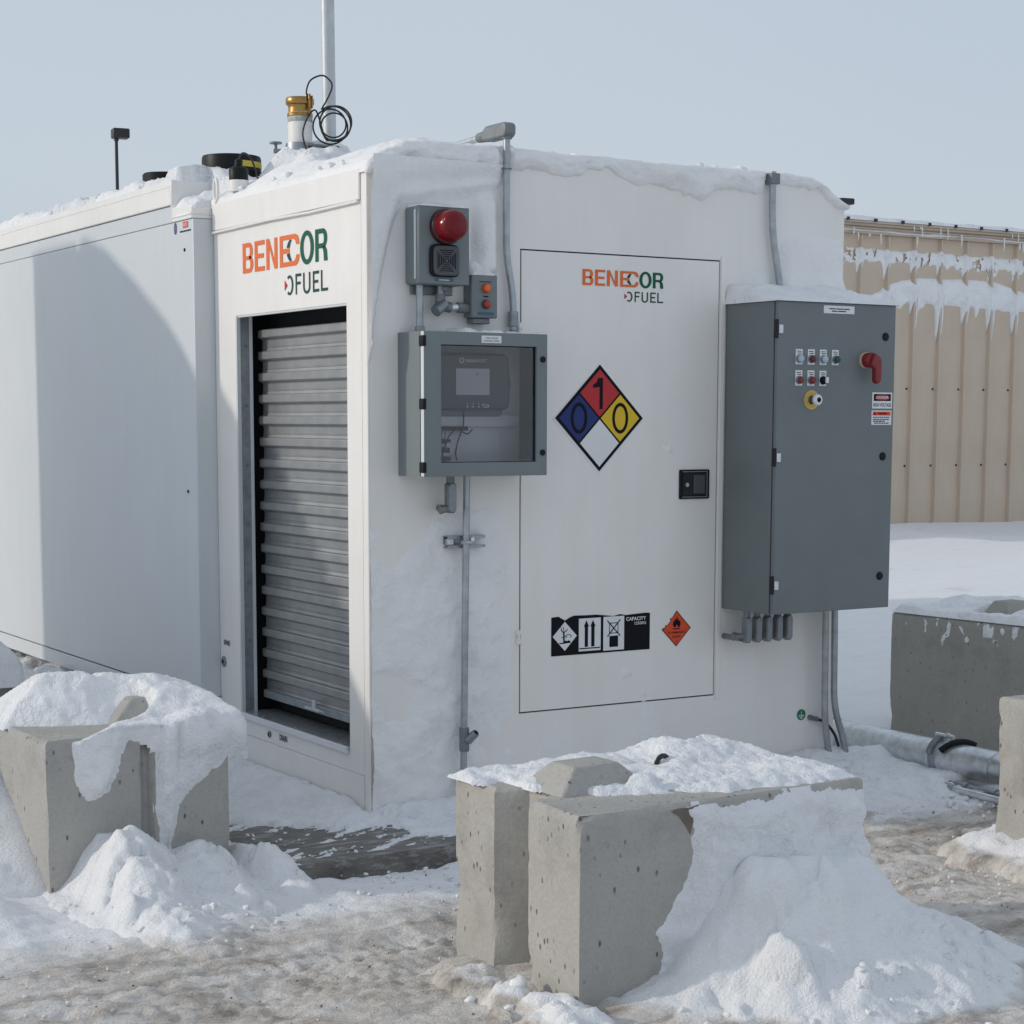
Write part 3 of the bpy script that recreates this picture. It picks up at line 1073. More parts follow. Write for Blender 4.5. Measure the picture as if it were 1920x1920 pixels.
flat(dia(cx - .003, cz - .004, .236), -.0035, -.0022, 'backing', LABW, PL)
flat(dia(cx, cz, hd_), -.0044, -.0035, 'border', INK, PL)
qd = (hd_ - .014) / 2
for (dx, dz, m_, nm) in ((0, 1, RED, 'red_field'), (-1, 0, BLUE, 'blue_field'), (1, 0, YELL, 'yellow_field'), (0, -1, LABW, 'white_field')):
    fo = flat(dia(cx + dx * qd, cz + dz * qd, qd - .006), -.0052, -.0044, nm, m_, PL)
    if nm != 'white_field':
        s_ = '1' if nm == 'red_field' else '0'
        mb = MB()
        c0, c1 = cx + dx * qd, cz + dz * qd
        fm = front_map(-.0062)
        if s_ == '0':
            put_ring(mb, fm, c0, c1, .042, .066, .014, .015, 0, 180, 20)
            put_ring(mb, fm, c0, c1, .042, .066, .014, .015, 180, 360, 20)
        else:
            put_rect(mb, fm, c0 - .002, c0 + .015, c1 - .068, c1 + .064)
            put_poly(mb, fm, [(c0 - .035, c1 + .036), (c0 - .035, c1 + .022), (c0 - .002, c1 + .026), (c0 - .002, c1 + .064), (c0 - .010, c1 + .064), (c0 - .017, c1 + .045)])
        mb.build('digit', INK, fo)

TL = thing('transport_label', 'long torn black label strip with three white pictograms near the door foot', 'label', (1.127, -.003, .695))
fm = front_map(-.0052)
tear = [(.868, .614), (1.385, .614), (1.385, .775), (1.36, .777), (1.255, .772), (1.225, .778), (1.19, .771), (1.10, .782), (1.05, .782), (.985, .784), (.962, .777), (.938, .765), (.915, .777), (.905, .783), (.868, .781)]
flat(tear, -.0038, -.0022, 'backing', INK, TL)
mb = MB()
pk = [(.874, .698), (.936, .634), (.998, .697), (.936, .760)]
put_poly(mb, front_map(-.0046), pk)
d1 = mb.build('fish_tree_mark', LABW, TL)
mb = MB()
for p, q_, wd in (((.932, .665), (.930, .715), .008), ((.931, .712), (.916, .724), .004), ((.931, .714), (.946, .722), .004), ((.929, .715), (.928, .738), .003),
                  ((.921, .722), (.915, .737), .003), ((.940, .719), (.951, .728), .003), ((.918, .692), (.932, .692), .003), ((.908, .667), (.966, .670), .005)):
    put_line(mb, fm, p, q_, wd)
put_poly(mb, fm, [(.930, .671), (.940, .679), (.950, .676), (.957, .680), (.966, .671)])
put_ring(mb, fm, .953, .696, .017, .009, .0035, .003, -40, 200, 16)
put_poly(mb, fm, [(.940, .690), (.948, .694), (.944, .699)])
mb.build('drawing', INK, d1)
mb = MB()
put_rect(mb, front_map(-.0046), 1.008, 1.122, .627, .769)
d2 = mb.build('arrows_mark', LABW, TL)
mb = MB()
for c0 in (1.047, 1.081):
    put_rect(mb, fm, c0 - .0085, c0 + .0085, .645, .735)
    put_poly(mb, fm, [(c0 - .0135, .733), (c0 + .0135, .733), (c0, .760)])
put_rect(mb, fm, 1.011, 1.119, .636, .641)
mb.build('drawing', INK, d2)
mb = MB()
put_rect(mb, front_map(-.0046), 1.136, 1.246, .622, .770)
d3 = mb.build('stacking_mark', LABW, TL)
mb = MB()
put_rect(mb, fm, 1.168, 1.214, .636, .685)
for a, b in (((1.168, .697), (1.168, .741)), ((1.213, .697), (1.213, .741)), ((1.167, .741), (1.214, .741)), ((1.167, .697), (1.214, .697))):
    put_line(mb, fm, a, b, .0035)
put_line(mb, front_map(-.0056), (1.156, .753), (1.225, .683), .005)
put_line(mb, front_map(-.0060), (1.157, .683), (1.225, .755), .005)
mb.build('drawing', INK, d3)
mb = MB()
put_text(mb, 'CAPACITY', front_map(-.0046), 1.257, 1.363, .746, .762, .02)
put_text(mb, '12500G', front_map(-.0046), 1.302, 1.363, .727, .740, .01)
mb.build('lettering', LABW, TL)

FL = thing('flammable_placard', 'small torn orange red diamond placard with a flame beside the black label strip', 'placard', (1.531, -.003, .697))
flat([(1.451, .695), (1.531, .616), (1.611, .697), (1.532, .778), (1.508, .748), (1.494, .741), (1.499, .732), (1.483, .716), (1.470, .714), (1.468, .704), (1.456, .702)], -.0036, -.0022, 'backing', DRED, FL)
fl = flat([(1.458, .695), (1.531, .623), (1.604, .697), (1.532, .770), (1.511, .748), (1.498, .741), (1.502, .732), (1.485, .715), (1.474, .713), (1.471, .702)], -.0044, -.0036, 'field', ORED, FL)
mb = MB()
put_poly(mb, fm, [(1.517, .703), (1.510, .715), (1.513, .727), (1.520, .733), (1.521, .742), (1.530, .736), (1.531, .752), (1.539, .741), (1.541, .731), (1.550, .733), (1.553, .716), (1.546, .703), (1.538, .702), (1.537, .712), (1.530, .714), (1.526, .704)])
put_rect(mb, fm, 1.511, 1.551, .694, .698)
mb.build('flame', INK, fl)
mb = MB()
put_text(mb, 'FLAMMABLE', fm, 1.484, 1.580, .675, .686, .02)
put_text(mb, 'LIQUID', fm, 1.508, 1.555, .655, .667, .02)
put_text(mb, '3', fm, 1.528, 1.536, .634, .646)
mb.build('lettering', DRED, fl)

ES = thing('earth_symbol', 'small round green earthing sticker low on the white wall', 'sticker', (2.267, -.002, .248))
MB().lathe([(.026, 0), (.026, .0015)], (2.267, -.0005, .248), (0, -1, 0), 28).build('disc', ESGREEN, ES)
mb = MB()
put_rect(mb, front_map(-.0030), 2.2655, 2.2685, .246, .266)
for hw_, z in ((.018, .244), (.012, .237), (.006, .230)):
    put_rect(mb, front_map(-.0030), 2.267 - hw_, 2.267 + hw_, z - .0017, z + .0017)
mb.build('mark', LABW, ES)

# ------------------------------------------------------------------ grey control cabinet
x0, x1, z0, z1 = 1.784, 2.463, .775, 2.131
CB = thing('control_cabinet', 'tall grey steel control cabinet with a red switch handle and rows of buttons', 'cabinet', (2.12, -.18, .775))
MB().box(x0, x1, -.333, -.001, z0, z1).build('body', GREY, CB, .004)
MB().box(x0 + .004, x1 - .004, -.340, -.333, z0 + .004, z1 - .004).build('door_gasket', DARK, CB)
CD = MB().box(x0 + .001, x1 - .001, -.361, -.340, z0 + .002, z1 - .002).build('cabinet_door', GREY, CB, .004)
for z in (2.010, 1.460, .905):
    h = MB().box(1.789, 1.812, -.3655, -.361, z - .020, z + .018).build('hinge', GALV, CB, .0015)
    MB().box(1.7825, 1.787, -.364, -.338, z - .04, z + .04).build('hinge_pin', DARK, h)
for z in (1.990, 1.460, .922):
    MB().lathe([(.0185, 0), (.0185, .003), (.014, .006), (.0, .0062)], (2.402, -.361, z), (0, -1, 0), 22).build('lock', BLACK, CB)
np_ = MB().box(2.038, 2.214, -.3635, -.361, 2.083, 2.117).build('name_plate', LABW, CB, .001)
mb = MB()
for (a, b, z) in ((2.068, 2.105, 2.103), (2.108, 2.150, 2.103), (2.153, 2.186, 2.103), (2.083, 2.115, 2.093), (2.119, 2.165, 2.093)):
    put_rect(mb, front_map(-.3643), a, b, z - .0022, z + .0022)
mb.build('print_line', INK, np_)
# push buttons: plate, collar, cap each
BTN = [(1.905, 1.884, BTNB, 'pale blue indicator'), (1.973, 1.884, BTNM, 'dark maroon indicator'), (2.041, 1.884, BTNB, 'pale blue indicator'), (2.110, 1.884, BTNG, 'green indicator'),
       (1.905, 1.793, BTND, 'red push button'), (1.973, 1.793, BTND, 'red push button'), (2.041, 1.793, BLACK, 'black selector knob')]
for (x, z, m_, lab) in BTN:
    pl = MB().box(x - .0195, x + .0195, -.3628, -.361, z - .024, z + .042).build('button', LABW, CB, .001, label=lab)
    mb = MB()
    put_rect(mb, front_map(-.3636), x - .014, x + .012, z + .031, z + .034)
    put_rect(mb, front_map(-.3636), x - .010, x + .014, z + .023, z + .026)
    mb.build('print_line', INK, pl)
    MB().lathe([(.0185, 0), (.0185, .006), (.017, .010)], (x, -.3628, z), (0, -1, 0), 22).build('collar', GALVD if m_ is not BLACK else BLACK, pl, smooth=40)
    MB().lathe([(.0155, .008), (.0155, .016), (.012, .021), (.0, .0225)], (x, -.3628, z), (0, -1, 0), 20).build('cap', m_, pl, smooth=50)
    if m_ is BLACK:
        MB().box(x - .006, x + .008, -.395, -.384, z - .012, z + .014).build('pointer', LABW, pl, .003)
es = MB().lathe([(.042, 0), (.042, .002)], (1.980, -.361, 1.708), (0, -1, 0), 30).build('emergency_stop', YELL, CB)
mb = MB()
put_ring(mb, front_map(-.3640), 1.980, 1.708, .037, .037, .004, .004)
put_ring(mb, front_map(-.3640), 1.980, 1.708, .030, .030, .003, .003)
mb.build('print_ring', BEIGE, es)
MB().lathe([(.020, .002), (.017, .006), (.016, .028), (.019, .030)], (1.980, -.361, 1.708), (0, -1, 0), 20).build('stem', HORN, es, smooth=40)
MB().lathe([(.021, .030), (.024, .034), (.024, .044), (.020, .049), (.012, .050)], (1.980, -.361, 1.708), (0, -1, 0), 24).build('mushroom_head', LABW, es, smooth=40)
MB().lathe([(.011, .049), (.011, .0515)], (1.980, -.361, 1.708), (0, -1, 0), 16).build('key_slot', INK, es)
sw = MB().lathe([(.036, 0), (.036, .010), (.031, .014)], (2.285, -.361, 1.884), (0, -1, 0), 28).build('disconnect_switch', BEIGE, CB, smooth=40)
MB().lathe([(.033, .012), (.033, .046), (.028, .052), (.0, .053)], (2.285, -.361, 1.884), (0, -1, 0), 28).build('switch_hub', HRED, sw, smooth=40)
lev = [(2.285, 1.915), (2.312, 1.900), (2.324, 1.886), (2.324, 1.800), (2.318, 1.786), (2.306, 1.780), (2.294, 1.784), (2.288, 1.797), (2.288, 1.845), (2.262, 1.862)]
MB().prism(lev, 'y', -.431, -.400).build('lever', HRED, sw, .007, 3)
dg = MB().box(2.332, 2.450, -.3626, -.361, 1.673, 1.744).build('danger_sign', LABW, CB)
mb = MB()
put_rect(mb, front_map(-.3632), 2.340, 2.442, 1.706, 1.737)
mb.build('sign_panel', INK, dg)
mb = MB()
oval = [(2.391 + .043 * math.cos(a), 1.7215 + .0125 * math.sin(a)) for a in [2 * math.pi * k / 28 for k in range(28)]]
put_poly(mb, front_map(-.3638), oval)
mb.build('oval', RED, dg)
mb = MB()
put_text(mb, 'DANGER', front_map(-.3646), 2.355, 2.427, 1.716, 1.728, .015)
mb.build('danger_word', LABW, dg)
mb = MB()
put_text(mb, 'HIGH VOLTAGE', front_map(-.3634), 2.338, 2.444, 1.681, 1.697, .01)
mb.build('lettering', INK, dg)
wg = MB().box(2.330, 2.448, -.3626, -.361, 1.600, 1.664).build('warning_sign', LABW, CB)
mb = MB()
put_rect(mb, front_map(-.3632), 2.336, 2.442, 1.642, 1.659)
mb.build('sign_panel', ORED, wg)
mb = MB()
put_poly(mb, front_map(-.3638), [(2.341, 1.645), (2.356, 1.645), (2.3485, 1.657)])
for (a, b, z) in ((2.338, 2.436, 1.634), (2.338, 2.441, 1.624), (2.338, 2.412, 1.616), (2.346, 2.432, 1.608)):
    x = a
    while x < b - .006:
        l_ = random.uniform(.008, .020)
        put_rect(mb, front_map(-.3634), x, min(b, x + l_), z - .0022, z + .0022)
        x += l_ + .003
for k in range(5):
    put_rect(mb, front_map(-.3638), 2.368 + k * .011, 2.376 + k * .011, 1.647, 1.654)
mb.build('print_line', INK, wg)

# ------------------------------------------------------------------ enclosure with a window
x0, x1, z0, z1 = .134, .706, 1.395, 1.963
EN = thing('gauge_enclosure', 'grey wall enclosure with a dark window beside the shutter corner', 'enclosure', (.42, -.1, 1.395))
t_ = .003
mb = MB()
mb.box(x0, x0 + t_, -.186, -.001, z0, z1).box(x1 - t_, x1, -.186, -.001, z0, z1)
mb.box(x0 + t_, x1 - t_, -.186, -.001, z1 - t_, z1).box(x0 + t_, x1 - t_, -.186, -.001, z0, z0 + t_)
mb.build('body', GREYG, EN)
MB().box(x0 + t_, x1 - t_, -.006, -.0015, z0 + t_, z1 - t_).build('back_plate', LABG, EN)
a0, a1, b0, b1 = .212, .655, 1.450, 1.912
mb = MB()
for (p, q_) in ((-.188, -.215),):
    vs = [(x0, q_, z0), (x1, q_, z0), (x1, q_, z1), (x0, q_, z1), (a0, q_, b0), (a1, q_, b0), (a1, q_, b1), (a0, q_, b1)]
    vs += [(v[0], p, v[2]) for v in vs]
    fs = [(k, (k + 1) % 4, 4 + (k + 1) % 4, 4 + k) for k in range(4)] + [(8 + k, 8 + (k + 1) % 4, 12 + (k + 1) % 4, 12 + k) for k in range(4)] + \
         [(k, (k + 1) % 4, 8 + (k + 1) % 4, 8 + k) for k in range(4)] + [(4 + k, 4 + (k + 1) % 4, 12 + (k + 1) % 4, 12 + k) for k in range(4)]
mb.add(vs, fs)
DF = mb.build('enclosure_door', GREYG, EN, .002)
MB().box(x0 - .0005, x0 + .006, -.214, -.190, z0 + .002, z1 - .002).build('door_edge', PALEG, DF)
MB().box(a0 - .004, a1 + .004, -.2005, -.1985, b0 - .004, b1 + .004).build('window_pane', GLASS, DF)
mb = MB()
for (p, q_, r_, s_) in ((a0, a1, b1 - .004, b1 - .0005), (a0, a1, b0 + .0005, b0 + .003), (a1 - .0045, a1 - .0005, b0 + .003, b1 - .004)):
    mb.box(p, q_, -.2035, -.201, r_, s_)
mb.build('window_gasket', BLACK, DF)
for z in (1.925, 1.680, 1.432):
    MB().box(x0 - .006, x0 + .010, -.218, -.183, z - .021, z + .021).build('hinge', BLACK, EN, .003)
MB().box(x0 - .0012, x0 + .002, -.1895, -.1850, z0 + .004, z1 - .004).build('hinge_gap', BLACK, EN)
for z in (1.862, 1.487):
    MB().lathe([(.0125, 0), (.0125, .004), (.009, .006), (0, .0062)], (.684, -.215, z), (0, -1, 0), 20).build('lock', BLACK, EN)
nm = MB().box(.395, .487, -.2166, -.215, 1.922, 1.951).build('name_plate', LABW, EN, .001)
mb = MB()
put_text(mb, 'TANK GAUGE', front_map(-.2173), .412, .470, 1.938, 1.945)
put_text(mb, 'CONTROL PANEL', front_map(-.2173), .403, .479, 1.927, 1.934)
mb.build('lettering', INK, nm)

TG = thing('tank_gauge_console', 'dark grey gauge console with a pale screen behind the enclosure window', 'gauge', (.42, -.02, 1.66))
MB().prism([(.225, 1.657), (.570, 1.657), (.590, 1.672), (.595, 1.77), (.585, 1.875), (.560, 1.886), (.245, 1.884), (.222, 1.87)], 'y', -.115, -.05).build('housing', mat('console_grey', (.11, .12, .13), .45), TG, .012, 3)
MB().box(.26, .60, -.05, -.012, 1.63, 1.87).build('console_base', mat('console_base_grey', (.30, .32, .34), .5), TG, .02)
MB().box(.335, .492, -.1175, -.115, 1.718, 1.824).build('screen', mat('screen_grey', (.55, .57, .58), .25), TG, .002)
mb = MB()
fm2 = front_map(-.1165)
put_ring(mb, fm2, .362, 1.855, .011, .011, .004, .004)
put_text(mb, 'VEEDER-ROOT', fm2, .378, .478, 1.849, 1.861, .015)
put_text(mb, 'TLS4', fm2, .455, .490, 1.667, 1.683, .02)
for k in range(3):
    put_rect(mb, fm2, .385 + k * .027, .391 + k * .027, 1.668, 1.675)
    put_rect(mb, fm2, .385 + k * .027, .390 + k * .027, 1.681, 1.685)
mb.build('lettering', LABW, TG)
mb = MB()
put_line(mb, front_map(-.1185), (.428, 1.797), (.437, 1.806), .003)
mb.build('screen_mark', INK, TG)

TR_ = thing('terminal_rail', 'row of small terminal blocks with dark wires low in the window', 'terminal block', (.33, -.03, 1.45))
MB().box(.20, .68, -.035, -.008, 1.590, 1.640).build('wire_duct', LABG, TR_, .003)
MB().box(.20, .60, -.012, -.008, 1.42, 1.575).build('mounting_panel', LABG, TR_)
MB().box(.27, .43, -.05, -.013, 1.575, 1.592).build('cover_strip', mat('dark_brown_strip', (.06, .035, .03), .6), TR_)
for k in range(5):
    MB().box(.280, .352, -.045, -.013, 1.455 + k * .018, 1.468 + k * .018).build('terminal', LABW if k % 2 else HORN, TR_, .001)
MB().box(.345, .365, -.05, -.013, 1.475, 1.505).build('end_clamp', LABW, TR_, .001)
for pth in ([(.30, -.05, 1.45), (.312, -.06, 1.50), (.33, -.065, 1.55), (.375, -.05, 1.585)], [(.375, -.05, 1.455), (.366, -.06, 1.49), (.375, -.065, 1.54), (.40, -.06, 1.59), (.41, -.05, 1.66)],
            [(.395, -.05, 1.575), (.42, -.06, 1.562), (.45, -.05, 1.580)]):
    MB().tube(smooth_path(pth), .0028, 8).build('wire', RUBBER, TR_, smooth=60)
mb = MB()
for k in range(4):
    mb.box(.285 + k * .013, .292 + k * .013, -.05, -.015, 1.545, 1.568)
mb.build('wire_ferrule', LABW, TR_)

# ------------------------------------------------------------------ alarm box with beacon and horn
AL = thing('alarm_box', 'grey alarm box with a red beacon and a square horn above the windowed enclosure', 'alarm', (.28, -.06, 2.151))
MB().box(.166, .398, -.088, -.001, 2.151, 2.455).build('body', GREYG, AL, .012, 3)
MB().box(.168, .396, -.0915, -.088, 2.154, 2.452).build('gasket', PALEG, AL, .002)
MB().box(.166, .398, -.117, -.0915, 2.151, 2.455).build('lid', GREYG, AL, .006, 3)
MB().box(.163, .168, -.096, -.083, 2.17, 2.44).build('lid_rim', PALEG, AL, .002)
MB().box(.188, .375, -.02, -.001, 2.115, 2.150).box(.30, .335, -.06, -.02, 2.132, 2.149).build('mounting_foot', FITT, AL, .002)
bc = MB().lathe([(.070, 0), (.070, .022), (.066, .028), (.060, .030)], (.285, -.117, 2.376), (0, -1, 0), 36).build('beacon', mat('beacon_base_maroon', (.055, .008, .012), .35), AL, smooth=40)
MB().lathe([(.0615, .024), (.061, .06), (.058, .082), (.050, .095), (.034, .104), (.0, .108)], (.285, -.117, 2.376), (0, -1, 0), 36).build('lens', LENS, bc, smooth=60)


def rsq(c0, c1, hw_, hh_, k=.18, n=6):
    """square with bowed sides and rounded corners"""
    pts = []
    for i in range(4 * n * 2):
        a = 2 * math.pi * i / (8 * n)
        c, s = math.cos(a), math.sin(a)
        e = 2 / 5.5
        pts.append((c0 + hw_ * abs(c) ** e * (1 if c >= 0 else -1), c1 + hh_ * abs(s) ** e * (1 if s >= 0 else -1)))
    return pts


hn = MB().prism(rsq(.278, 2.243, .066, .064), 'y', -.132, -.117).build('horn', BLACK, AL, .004)
MB().prism(rsq(.282, 2.243, .059, .058), 'y', -.137, -.132).build('horn_face', HORN, hn, .003)
mb = MB()
for k in range(5):
    r_ = .040 - k * .0078
    for (sx_, sz_) in ((1, 0), (-1, 0), (0, 1), (0, -1)):
        l_ = r_ * .80
        if sx_:
            mb.box(.282 + sx_ * r_ - .0014, .282 + sx_ * r_ + .0014, -.1385, -.137, 2.243 - l_, 2.243 + l_)
        else:
            mb.box(.282 - l_, .282 + l_, -.1385, -.137, 2.243 + sz_ * r_ - .0014, 2.243 + sz_ * r_ + .0014)
gr = mb.build('horn_grille', INK, hn)
gr['kind'] = 'stuff'
nm = MB().box(.238, .322, -.1182, -.117, 2.163, 2.174).build('name_plate', TEAL, AL)
mb = MB()
put_text(mb, 'ALARM', front_map(-.1190), .262, .300, 2.166, 2.172)
mb2 = MB()
put_rect(mb2, front_map(-.1190), .256, .304, 2.167, 2.170)
mb2.build('print_line', LABG, nm)

BS = thing('button_station', 'small grey push button box with orange and red buttons beside the alarm box', 'button box', (.49, -.035, 2.03))
MB().box(.436, .554, -.046, -.001, 2.030, 2.200).build('body', GREYG, BS, .006, 3)
MB().box(.434, .556, -.072, -.048, 2.028, 2.202).build('lid', GREYG, BS, .006, 3)
MB().box(.45, .53, -.055, -.005, 2.006, 2.028).build('foot', FITT, BS, .003)
for (z, m_, nm_) in ((2.147, BTNO, 'orange push button'), (2.083, BTNR, 'red push button')):
    bt = MB().lathe([(.0190, 0), (.0190, .008), (.017, .011)], (.499, -.072, z), (0, -1, 0), 22).build('button', HORN if m_ is BTNR else mat('button_orange_ring', (.55, .10, .03), .4), BS, smooth=40, label=nm_)
    MB().lathe([(.0150, .009), (.0150, .019), (.013, .0215), (0, .022)], (.499, -.072, z), (0, -1, 0), 20).build('cap', m_, bt, smooth=50)
mb = MB()
for k in range(9):
    put_rect(mb, front_map(-.0728), .470 + k * .0065, .4745 + k * .0065, 2.171, 2.175)
put_rect(mb, front_map(-.0728), .488, .512, 2.112, 2.117)
mb.build('print_line', INK, BS)
nm = MB().box(.462, .538, -.0734, -.072, 2.040, 2.052).build('name_plate', TEAL, BS)

# ------------------------------------------------------------------ conduits and fittings
def conduit(name, label, pts, r_=.0145, rad=.08, m_=CONDM, group=None, cat='conduit'):
    T = thing(name, label, cat, tuple(Vector(pts[0])), group)
    MB().tube(bent(pts, rad), r_, 14).build('pipe', m_, T, smooth=50)
    return T


def coupling(T, p, d, r_=.021, l_=.05, name='coupling', m_=GALVD):
    d = Vector(d).normalized()
    p = Vector(p)
    MB().tube([p, p + d * l_ * .5, p + d * l_ * .5, p + d * l_][:1] + [p + d * l_], r_, 14).build(name, m_, T, .003)


T = conduit('conduit_pipe', 'bent conduit rising from the windowed enclosure past the buttons to the roof fitting', [(.656, -.03, 1.968), (.656, -.03, 2.125), (.622, -.03, 2.29), (.624, -.03, 2.765)])
coupling(T, (.656, -.03, 2.000), (0, 0, 1), .022, .062, 'connector')
coupling(T, (.656, -.03, 1.966), (0, 0, 1), .019, .02, 'locknut', FITT)
MB().box(.600, .640, -.045, -.012, 2.630, 2.636).build('strap', FITT, T, .001)
lb = MB().tube([(.624, -.03, 2.752), (.624, -.03, 2.772)], .022, 14).build('elbow_fitting', FITT, T)
MB().prism([(-.062, 2.770), (-.045, 2.756), (.10, 2.756), (.13, 2.764), (.13, 2.800), (.10, 2.818), (-.045, 2.818), (-.062, 2.806)], 'x', .597, .651).build('fitting_body', FITT, lb, .010, 3)
MB().tube([(.624, .12, 2.783), (.624, .19, 2.783)], [.025, .020], 14).build('fitting_neck', FITT, lb)
MB().tube([(.624, .15, 2.783), (.624, .62, 2.768)], .0145, 14).build('roof_pipe', GALV, T, smooth=50)

T = conduit('conduit_pipe', 'short conduit between the alarm box and the enclosure top', [(.207, -.05, 1.958), (.207, -.05, 2.150)])
coupling(T, (.207, -.05, 1.964), (0, 0, 1), .020, .024, 'locknut')
T = thing('elbow_conduit', 'conduit elbow joining the alarm box to the button box', 'conduit', (.30, -.05, 2.15))
MB().tube([(.303, -.045, 2.150), (.303, -.045, 2.100)], .014, 12).build('nipple', GALVD, T, smooth=50)
MB().tube(bent([(.303, -.045, 2.118), (.303, -.045, 2.075), (.350, -.045, 2.066)], .03), .021, 14).build('elbow_body', FITT, T, smooth=50)
MB().tube([(.318, -.055, 2.082), (.270, -.066, 2.048)], [.022, .024], 14).build('elbow_cap', FITTC, T, smooth=40)
MB().tube([(.345, -.045, 2.068), (.385, -.045, 2.068)], .016, 12).build('nipple', GALV, T, smooth=50)
MB().tube([(.380, -.045, 2.068), (.436, -.040, 2.066)], .021, 8).build('union', FITT, T)

T = conduit('conduit_pipe', 'long conduit running straight down from the windowed enclosure to the pad', [(.417, -.06, 1.396), (.399, -.06, .01)])
coupling(T, (.4045, -.06, .355), (0, 0, -1), .021, .10, 'seal_fitting', FITT)
MB().tube([(.412, -.075, .30), (.437, -.10, .335)], [.019, .017], 12).build('seal_plug', FITTC, T)
MB().tube([(.432, -.095, .328), (.440, -.103, .340)], .011, 4).build('square_head', INK, T)

T = thing('strut_bracket', 'short galvanised strut channel clamping the long conduit to the wall', 'bracket', (.43, -.02, 1.12))
mb = MB()
mb.box(.338, .516, -.004, -.0005, 1.097, 1.147).box(.338, .516, -.042, -.004, 1.143, 1.147).box(.338, .516, -.042, -.004, 1.097, 1.101)
mb.box(.338, .516, -.042, -.039, 1.101, 1.109).box(.338, .516, -.042, -.039, 1.135, 1.143)
mb.build('channel', GALVD, T)
MB().box(.344, .375, -.030, -.005, 1.108, 1.136).build('end_nut', GALV, T, .003)
MB().tube([(.414 + .021 * math.cos(a), -.062 + .021 * math.sin(a), 1.122) for a in [R(-200 + 22 * k) for k in range(11)]], .006, 6).build('clamp_strap', GALV, T)
MB().lathe([(.010, 0), (.010, .012)], (.448, -.044, 1.132), (0, -1, 0), 6).build('clamp_bolt', GALV, T)


def conduit_body(T, x, y, zt, zb, w_=.036):
    MB().tube([(x, y, zt), (x, y, zt - .03)], w_ * .42, 12).build('hub', FITT, T)
    zc = zt - .028
    pts = [(x - w_ / 2, zb + .012), (x - w_ / 2 + .008, zb), (x + w_ / 2 - .008, zb), (x + w_ / 2, zb + .012), (x + w_ / 2, zc - .012), (x + w_ / 2 - .008, zc), (x - w_ / 2 + .008, zc), (x - w_ / 2, zc - .012)]
    MB().prism(pts, 'y', y - .016, y + .017).build('fitting_body', FITT, T, .004, 2)
    k = [(x + (a - x) * .86, (zb + zc) / 2 + (b - (zb + zc) / 2) * .93) for a, b in pts]
    MB().prism(k, 'y', y - .021, y - .0165).build('cover_plate', FITTC, T, .002)
    MB().tube([(x - .012, y + .02, zb + .018), (x - .012, -.001, zb + .018)], .013, 12).build('wall_stub', FITT, T)


T = thing('conduit_fitting', 'single cast conduit body hanging under the windowed enclosure', 'conduit fitting', (.33, -.06, 1.39))
conduit_body(T, .332, -.075, 1.396, 1.243, .040)
MB().tube([(.318, -.075, 1.262), (.285, -.070, 1.258)], [.014, .020], 12).build('side_hub', FITT, T)
GL = ['leftmost conduit body with a side stub under the tall grey cabinet', 'second conduit body from the left under the tall grey cabinet', 'middle conduit body of the row under the tall grey cabinet',
      'second conduit body from the right under the tall grey cabinet', 'rightmost conduit body of the row under the tall grey cabinet']
for k, x in enumerate((1.812, 1.870, 1.930, 1.990, 2.047)):
    T = thing('conduit_fitting', GL[k], 'conduit fitting', (x, -.15, .775), 'conduit fittings in a row under the cabinet')
    conduit_body(T, x, -.15, .776, .630, .034)
    if k == 0:
        MB().tube([(1.80, -.15, .662), (1.752, -.145, .660), (1.742, -.143, .660)], [.012, .012, .018], 12).build('side_hub', FITT, T)

T = conduit('conduit_pipe', 'bent conduit dropping from the roof edge to the cabinet top', [(2.014, -.03, 2.720), (2.014, -.03, 2.47), (2.068, -.032, 2.20), (2.072, -.035, 2.128)], .0155, .1)
MB().box(1.990, 2.040, -.052, -.001, 2.664, 2.712).build('pipe_clamp', FITT, T, .004)
T = conduit('conduit_pipe', 'left of two conduits dropping from the cabinet to the pad', [(2.350, -.062, .776), (2.357, -.062, .22), (2.395, -.07, -.01)], .0155, .12)
T = conduit('conduit_pipe', 'right of two conduits dropping from the cabinet, bent outward at its foot', [(2.405, -.062, .776), (2.413, -.062, .28), (2.480, -.07, .10), (2.50, -.07, -.04)], .0155, .12)

T = thing('earth_lug', 'small earth lug with a cable beside the green sticker', 'earth lug', (2.32, -.02, .23))
MB().tube([(2.316, -.001, .232), (2.316, -.02, .232)], .013, 6).build('nut', FITT, T)
MB().tube([(2.32, -.016, .230), (2.352, -.018, .222)], [.010, .012], 8).build('lug', FITT, T)
MB().tube(smooth_path([(2.345, -.018, .223), (2.39, -.03, .205), (2.43, -.05, .15), (2.45, -.06, .09)]), .007, 8).build('wire', RUBBER, T, smooth=60)

# ------------------------------------------------------------------ things on the roof
T = thing('vent_pole', 'tall pale steel vent pole rising from the tank roof out of the picture', 'pole', (.80, 1.95, 2.73))
MB().tube([(.80, 1.95, 2.70), (.78, 1.95, 5.4)], .0335, 24).build('pipe', mat('pole_steel', (.52, .55, .57), .45, .3, var=.10, vs=14), T, smooth=60)
MB().tube([(.80, 1.95, 2.72), (.80, 1.95, 2.79)], .06, 18).build('base_collar', FITT, T)
T = thing('fill_riser', 'white fill pipe with a brass cap on the tank roof', 'fill pipe', (.545, 1.76, 2.73))
cx_, cy_ = .548, 1.762
MB().tube([(cx_, cy_, 2.54), (cx_, cy_, 3.09)], .0585, 28).build('pipe', WHITE, T, smooth=50)
MB().tube([(cx_, cy_, 3.045), (cx_, cy_, 3.072)], .0605, 28).build('worn_band', mat('worn_band', (.42, .42, .40), .7, var=.4, vs=40), T, smooth=50)
